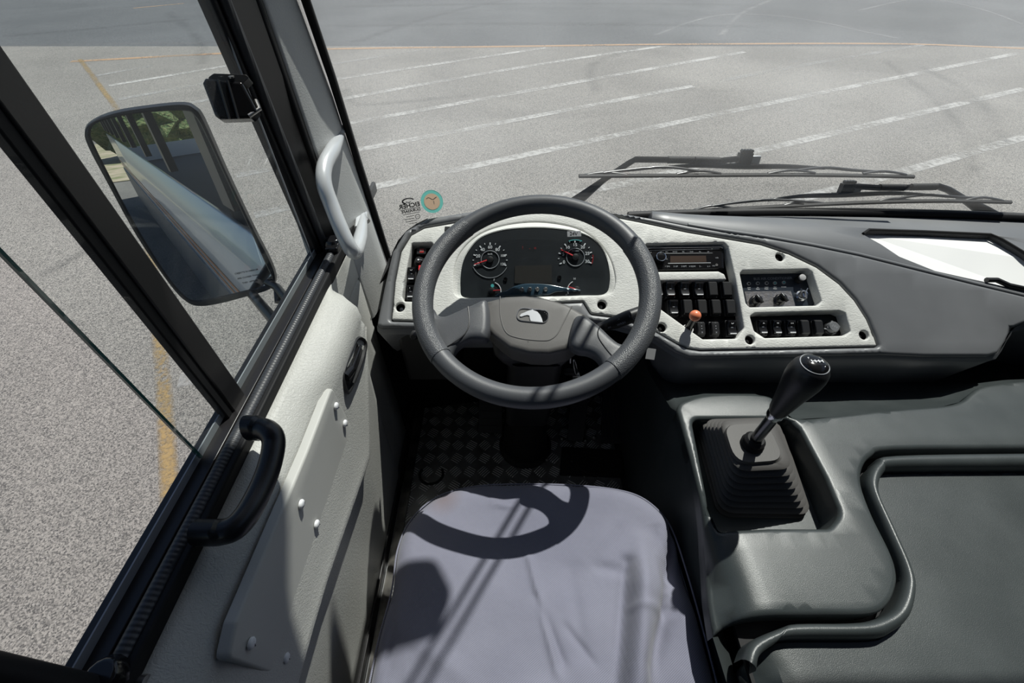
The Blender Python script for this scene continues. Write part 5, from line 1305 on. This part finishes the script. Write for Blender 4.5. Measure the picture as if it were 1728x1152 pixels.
# hatch: raised bead around a lower lid
ho_px = [(2050, 759), (1728, 762), (1512, 766), (1481, 777), (1467, 797), (1468, 825), (1496, 891), (1524, 957), (1526, 991), (1510, 1026), (1475, 1044), (1433, 1049), (1350, 1050), (1322, 1057), (1270, 1080), (1255, 1110)]
hi_px = [(2050, 783), (1728, 785), (1517, 787), (1496, 794), (1486, 814), (1489, 842), (1520, 908), (1545, 967), (1548, 1002), (1538, 1040), (1510, 1064), (1475, 1074), (1336, 1075), (1310, 1085), (1285, 1105), (1280, 1130)]
ho = cxy(ho_px); hi = cxy(hi_px)
tail = [(0.345, -0.35), (1.6, -0.35)]
eh = thing('engine_hatch', 'removable engine hatch lid with a raised rounded bead, lower right', 'hatch', (0.9, 0.15, -0.8))
hd = MB()
rings = []
nrm = []
HO = [Vector((*p, 0)) for p in cr(ho, False, 4)]; HI = [Vector((*p, 0)) for p in cr(hi, False, 4)]
prof = [(0.0, -0.04), (0.0, -0.010), (0.12, -0.001), (0.32, 0.004), (0.65, 0.004), (0.88, -0.001), (1.0, -0.010), (1.0, -0.035)]
hd.loft([[o.lerp(i, k) + Vector((0, 0, CZ + w)) for k, w in prof] for o, i in zip(HO, HI)], closed=False)
hd.build('bead', M['cover'], eh, smooth=60)
lidl = [tuple(p.xy) for p in HI] + tail
def lid_h(x, y):
    d = x - XE - 0.015; R = 0.06
    return 0 if d >= R else -(R - math.sqrt(max(0, R * R - (R - max(0, d)) ** 2))) * .8
MB().relief([dense([(a, b) for a, b in lidl], 0.02)], lambda a, b, w: Vector((a, b, CZ - 0.026 + w)), 0.002, 0.02, 0.03, lid_h, rings=1).build('lid', M['cover'], eh, smooth=25)

# ------------------------------------------------------------------ gear lever
gl = thing('gear_lever', 'gear lever with a black knob and a pleated rubber boot in the engine cowl', 'gear lever', (0.436, 0.428, pz))
bq = [atz(x, y, pz) for x, y in ((1174, 718), (1306, 716), (1356, 868), (1214, 866))]
tq = [atz(x, y, -0.69) for x, y in ((1222, 719), (1294, 714), (1321, 776), (1242, 782))]
def bring(k, z, s):
    q = [bq[i].lerp(tq[i], k) for i in range(4)]
    c = (q[0] + q[1] + q[2] + q[3]) / 4
    q = [(c + (p - c) * s) for p in q]
    return [Vector((x, y, z)) for x, y in rp([(p.x, p.y) for p in q], 0.028, 6)]
rings = [bring(0, pz + 0.001, 1.08), bring(0, pz + 0.005, 1.08), bring(0, pz + 0.006, 1.02)]
NP = 8
for i in range(NP):
    k0 = i / NP; z = pz + 0.008 + (i + 0.0) / NP * (-0.695 - pz - 0.008)
    dz = (-0.695 - pz - 0.008) / NP
    rings += [bring(k0 * .92 + .02, z, 0.90), bring(k0 * .92, z + dz * .30, 1.04), bring(k0 * .92, z + dz * .62, 1.07), bring(k0 * .92 + .03, z + dz * .86, 1.03), bring(k0 * .92 + .06, z + dz * .98, 0.92)]
rings += [bring(1, -0.694, 1.06), bring(1, -0.688, 1.02), bring(1, -0.687, 0.5), bring(1, -0.687, 0.2)]
MB().loft(rings, True, True, True).build('pleated_boot', M['softrub'], gl, smooth=50)
LB = atz(1268, 750, -0.688); LT = Vector((LB.x + 0.003, LB.y - 0.004, -0.470))
lf = Frame(LB, (1, 0, 0), LT - LB)
MB().lathe(lf, [(0.019, -0.002), (0.020, 0.006), (0.017, 0.010), (0.018, 0.016), (0.014, 0.021)], 24).build('boot_collar', M['rubber'], gl)
MB().lathe(lf, [(0.0098, 0.0), (0.0098, 0.10)], 20).build('shaft', mat('dark polished steel', (0.16, 0.16, 0.17), 0.22, 0.9), gl)
MB().lathe(lf, [(0.0118, 0.088), (0.0128, 0.092), (0.0128, 0.100), (0.0115, 0.104)], 24).build('chrome_ring', M['chrome'], gl)
kn = MB().lathe(lf, [(0.0118, 0.100), (0.0150, 0.110), (0.0178, 0.130), (0.0205, 0.150), (0.0240, 0.170), (0.0268, 0.188), (0.0272, 0.200), (0.0255, 0.212), (0.0205, 0.221), (0.0185, 0.2225)], 32).build('knob', mat('black leather knob', (0.018, 0.018, 0.02), 0.38, bump=[('noise', 900, 0.2, 0.0005)]), gl)
MB().lathe(lf, [(0.0190, 0.2215), (0.0182, 0.2240), (0.014, 0.2275), (0.007, 0.2292), (0.001, 0.2297)], 32).build('shift_plate', M['gloss'], kn)
MB().tube([lf.P(0.0192 * math.cos(t), 0.0192 * math.sin(t), 0.2222) for t in [k * math.pi / 20 for k in range(40)]], 0.0008, 6, closed=True).build('plate_rim', M['silver'], kn)
mb = MB(); z = 0.2301
for k, s in enumerate(('R', '1', '3', '5')): mb.text(lf.shift(-0.0085 + k * 0.0052, 0.0062, z - 0.002), s, 0.0052, ext=0.0002)
for k, s in enumerate(('2', '4', '6')): mb.text(lf.shift(-0.0033 + k * 0.0052, -0.0085, z - 0.0022), s, 0.0055, ext=0.0002)
mb.box(lf, 0.0085, 0.0006, 0.0005, (-0.001, -0.001, z - 0.0003))
for k in range(4): mb.box(lf, 0.0006, 0.0026 if k else 0.0014, 0.0005, (-0.0085 + k * 0.0052, -0.001 + (0 if k else 0.0014), z - 0.0004))
mb.build('shift_pattern', M['white'], kn)

# ------------------------------------------------------------------ driver seat
se = thing('driver_seat', 'driver seat cushion under a loose blue grey cloth cover', 'seat', (0.04, 0.15, FZ))
ZS = -0.88
outl = [(-0.235, -0.12), (-0.236, 0.05), (-0.234, 0.16)] + [tuple(atz(x, y, ZS).xy) for x, y in ((656, 990), (667, 918), (690, 868), (735, 829), (800, 811), (880, 807), (970, 809), (1040, 816), (1085, 829), (1120, 856), (1142, 890))] + \
       [(0.337, 0.28), (0.339, 0.18), (0.337, 0.05), (0.33, -0.12), (0.25, -0.17), (0.04, -0.18), (-0.17, -0.17)]
ol_ = cr(outl, True, 6); NO = len(ol_); cen = Vector((0.05, 0.14))
def gauss(d, s): return math.exp(-(d / s) ** 2)
def seg_d(x, y, a, b):
    ax_, ay_ = a; bx_, by_ = b; dx, dy = bx_ - ax_, by_ - ay_
    t = max(0, min(1, ((x - ax_) * dx + (y - ay_) * dy) / (dx * dx + dy * dy)))
    s = (dx * (y - ay_) - dy * (x - ax_)) / math.hypot(dx, dy)
    return math.hypot(x - ax_ - dx * t, y - ay_ - dy * t), s, t
folds = []
for A_, B_, h_, s_ in (((1056, 950), (1040, 1170), -0.014, 0.011), ((1082, 915), (1072, 1170), 0.010, 0.018), ((1139, 880), (1130, 965), -0.010, 0.008), ((1130, 965), (1126, 1027), -0.016, 0.010), ((1126, 1027), (1095, 1130), -0.020, 0.014),
                       ((1060, 1035), (1122, 1030), 0.004, 0.005), ((1112, 890), (1116, 985), -0.007, 0.007), ((893, 945), (940, 1140), 0.006, 0.006), ((905, 1010), (950, 1120), -0.005, 0.006), ((955, 1060), (1000, 1120), -0.004, 0.006), ((822, 850), (868, 858), 0.003, 0.004),
                       ((662, 985), (655, 1160), -0.006, 0.007), ((700, 1080), (780, 1140), 0.003, 0.014), ((985, 945), (1040, 880), 0.003, 0.014), ((1010, 960), (1050, 965), -0.004, 0.010), ((960, 960), (985, 1110), -0.0025, 0.012), ((780, 1060), (840, 960), 0.002, 0.014)):
    folds.append((tuple(atz(*A_, ZS).xy), tuple(atz(*B_, ZS).xy), h_, s_))
steps = [(tuple(atz(*a, ZS).xy), tuple(atz(*b, ZS).xy), hh, ww) for a, b, hh, ww in (((1070, 905), (1042, 1180), 0.048, 0.012), ((1138, 885), (1098, 1125), -0.052, 0.011), ((1000, 1090), (900, 1180), 0.010, 0.008))]
def seat_h(x, y):
    h = 0
    for A_, B_, hh, ss in folds:
        d, s, t = seg_d(x, y, A_, B_)
        h += hh * gauss(d, ss) * 1.5 * (0.6 + 0.4 * math.sin(math.pi * t))
    for A_, B_, hh, ww in steps:
        d, s, t = seg_d(x, y, A_, B_)
        k = 0.5 + 0.5 * math.tanh(s / ww); f = max(0.0, min(1.0, t / 0.4)); f = f * f * (3 - 2 * f)
        h += hh * k * f * math.exp(-max(0.0, s) / 0.16)
    h += 0.0025 * math.sin(x * 31 + y * 17) * math.sin(y * 23 - x * 11)
    return h
def seat_top(x, y):
    k = min(1, math.hypot((x - cen.x) / 0.29, (y - cen.y) / 0.32))
    return 0.012 * (1 - k * k) + seat_h(x, y)
cu = MB().relief([dense(ol_, 0.01)], lambda a, b, w: Vector((a, b, ZS + w)), 0.040, 0.056, 0.0055, seat_top, rings=6).build('seat_cover', M['fabric'], se, smooth=180)
STAIN.default_value = atz(748, 838, ZS) - WPOS[cu.name]
# loose skirt hanging at the sides
rings = []
for j, (fl_k, dz) in enumerate(((0.0, -0.052), (0.006, -0.07), (0.012, -0.10), (0.022, -0.15), (0.034, -0.21), (0.044, -0.27))):
    rg_ = []
    for i, (x, y) in enumerate(ol_):
        d = (Vector((x, y)) - cen).normalized()
        wv = math.sin(i * 0.9) * 0.007 + math.sin(i * 0.37 + 1) * 0.006
        side = 0.1 if x > 0.1 else 0.6
        o_ = fl_k * side + wv * (j / 5) * 1.2
        rg_.append(Vector((x * 1.005 + d.x * o_, y * 1.003 + d.y * o_ * .6, max(ZS + dz, FZ + 0.09))))
    rings.append(rg_)
MB().loft(rings, True, False, False).build('seat_skirt', M['fabric'], se, smooth=180, solid=0.003, sub=1)
sm = [Vector((cen.x + (x - cen.x) * 1.0, cen.y + (y - cen.y) * 1.0, ZS - 0.026)) for x, y in ol_]
MB().tube(sm, 0.0017, 6, closed=True).build('seam_piping', M['fabric'], se)
MB().box(Frame((0.045, 0.12, -1.05), (1, 0, 0), (0, 0, 1)), 0.15, 0.18, 0.08).build('seat_base', M['black'], se, bevel=0.02)
MB().box(Frame((0.035, 0.1, -1.18), (1, 0, 0), (0, 0, 1)), 0.17, 0.2, 0.07).build('seat_pedestal', M['black'], se, bevel=0.01)

# ------------------------------------------------------------------ wipers outside the glass
def wiper(label, blade, dz, pivot_px, bend_px, arm_px, hinge, bridges, name_off):
    c = atw((blade[0][0] + blade[-1][0]) / 2, blade[0][1], 0.02)
    t = thing('windscreen_wiper', label, 'wiper', c, 'windscreen wipers')
    B = [atw(x, y, 0.012) for x, y in blade]
    MB().tube([Vector(p) for p in cr([tuple(p) for p in B], False, 4)], 0.0048, 6, ry=0.007).build('blade', M['rubber'], t)
    for pts, th in bridges:
        Q = [Vector(p) for p in cr([tuple(atw(x, y, o)) for x, y, o in pts], False, 5)]
        n = len(Q)
        MB().tube(Q, [th * (0.45 + 0.55 * math.sin(math.pi * i / (n - 1))) for i in range(n)], 8, ry=[0.004] * n).build('bridge', mat('wiper black', (0.03, 0.03, 0.032), 0.3) if 'wiper black' not in bpy.data.materials else bpy.data.materials['wiper black'], t)
    A = [atw(x, y, o) for x, y, o in arm_px]
    MB().tube(A, [0.008 + 0.012 * max(0, 1 - i / 2) for i in range(len(A))] if len(A) > 2 else 0.01, 8, ry=0.006).build('arm', M['frame'], t)
    for q0, q1 in bend_px:
        MB().tube([atw(*q0, 0.04), atw(*q1, 0.04)], 0.0085, 10).build('arm_sleeve', M['rubber'], t)
    h = atw(*hinge, 0.045); hf_ = Frame(h, (1, 0, 0), (0, -1, 0.2))
    mb = MB(); mb.box(hf_, 0.016, 0.014, 0.008, (0, 0, 0)); mb.box(hf_, 0.026, 0.004, 0.006, (-0.004, -0.014, 0)); 
    for k in range(4): mb.lathe(hf_.shift(-0.009 + k * 0.007, 0.018, 0), [(0.004, -0.006), (0.004, 0.006)], 10)
    mb.build('hinge', M['black'], t)
    MB().box(hf_.shift(0.024, -0.004, -0.002), 0.016, 0.011, 0.004).build('hinge_plate', M['silver'], t, bevel=0.002)
wiper('left windscreen wiper, its bent arm rising from behind the steering wheel rim', [(977, 297), (1150, 296), (1350, 295), (1541, 298)], 0,
      None, [((1127, 269.5), (1170, 270)), ((1172, 270), (1214, 271))], [(950, 356, 0.05), (985, 330, 0.05), (1018, 304, 0.05), (1060, 276, 0.05), (1072, 269, 0.045), (1127, 269.5, 0.04), (1215, 271, 0.04), (1245, 268, 0.04)], (1256, 268),
      [([(1117, 283, 0.025), (1180, 279, 0.034), (1255, 281, 0.036), (1330, 281, 0.034), (1392, 284, 0.025)], 0.007),
       ([(1018, 291, 0.016), (1060, 287, 0.024), (1122, 282, 0.026), (1180, 288, 0.016)], 0.004), ([(1335, 288, 0.016), (1390, 283, 0.026), (1440, 287, 0.024), (1492, 290, 0.016)], 0.004),
       ([(985, 295, 0.013), (1020, 291, 0.018), (1060, 294, 0.013)], 0.003), ([(1142, 293, 0.013), (1180, 288, 0.018), (1217, 292, 0.013)], 0.003), ([(1296, 292, 0.013), (1336, 287, 0.018), (1376, 291, 0.013)], 0.003), ([(1456, 292, 0.013), (1492, 289, 0.018), (1530, 294, 0.013)], 0.003)], 0)
wiper('right windscreen wiper with a lower blade, its arm bending down at the far right', [(1161, 357), (1300, 349), (1450, 342), (1590, 339), (1705, 341)], 0,
      None, [((1484, 316), (1526, 316.5)), ((1537, 315.5), (1580, 315))], [(1690, 378, 0.05), (1660, 356, 0.05), (1625, 335, 0.05), (1600, 320, 0.05), (1582, 314, 0.045), (1537, 316, 0.04), (1484, 317, 0.04), (1440, 314, 0.04)], (1428, 319),
      [([(1296, 338, 0.025), (1350, 331, 0.034), (1428, 329, 0.036), (1500, 326, 0.034), (1560, 328, 0.025)], 0.007),
       ([(1201, 347, 0.016), (1250, 341, 0.024), (1300, 337, 0.026), (1358, 339, 0.016)], 0.004), ([(1506, 336, 0.016), (1558, 329, 0.026), (1610, 332, 0.024), (1658, 334, 0.016)], 0.004),
       ([(1168, 355, 0.013), (1202, 347, 0.018), (1240, 351, 0.013)], 0.003), ([(1320, 346, 0.013), (1358, 340, 0.018), (1395, 343, 0.013)], 0.003), ([(1474, 341, 0.013), (1508, 335, 0.018), (1546, 339, 0.013)], 0.003), ([(1625, 338, 0.013), (1658, 333, 0.018), (1694, 338, 0.013)], 0.003)], 1)
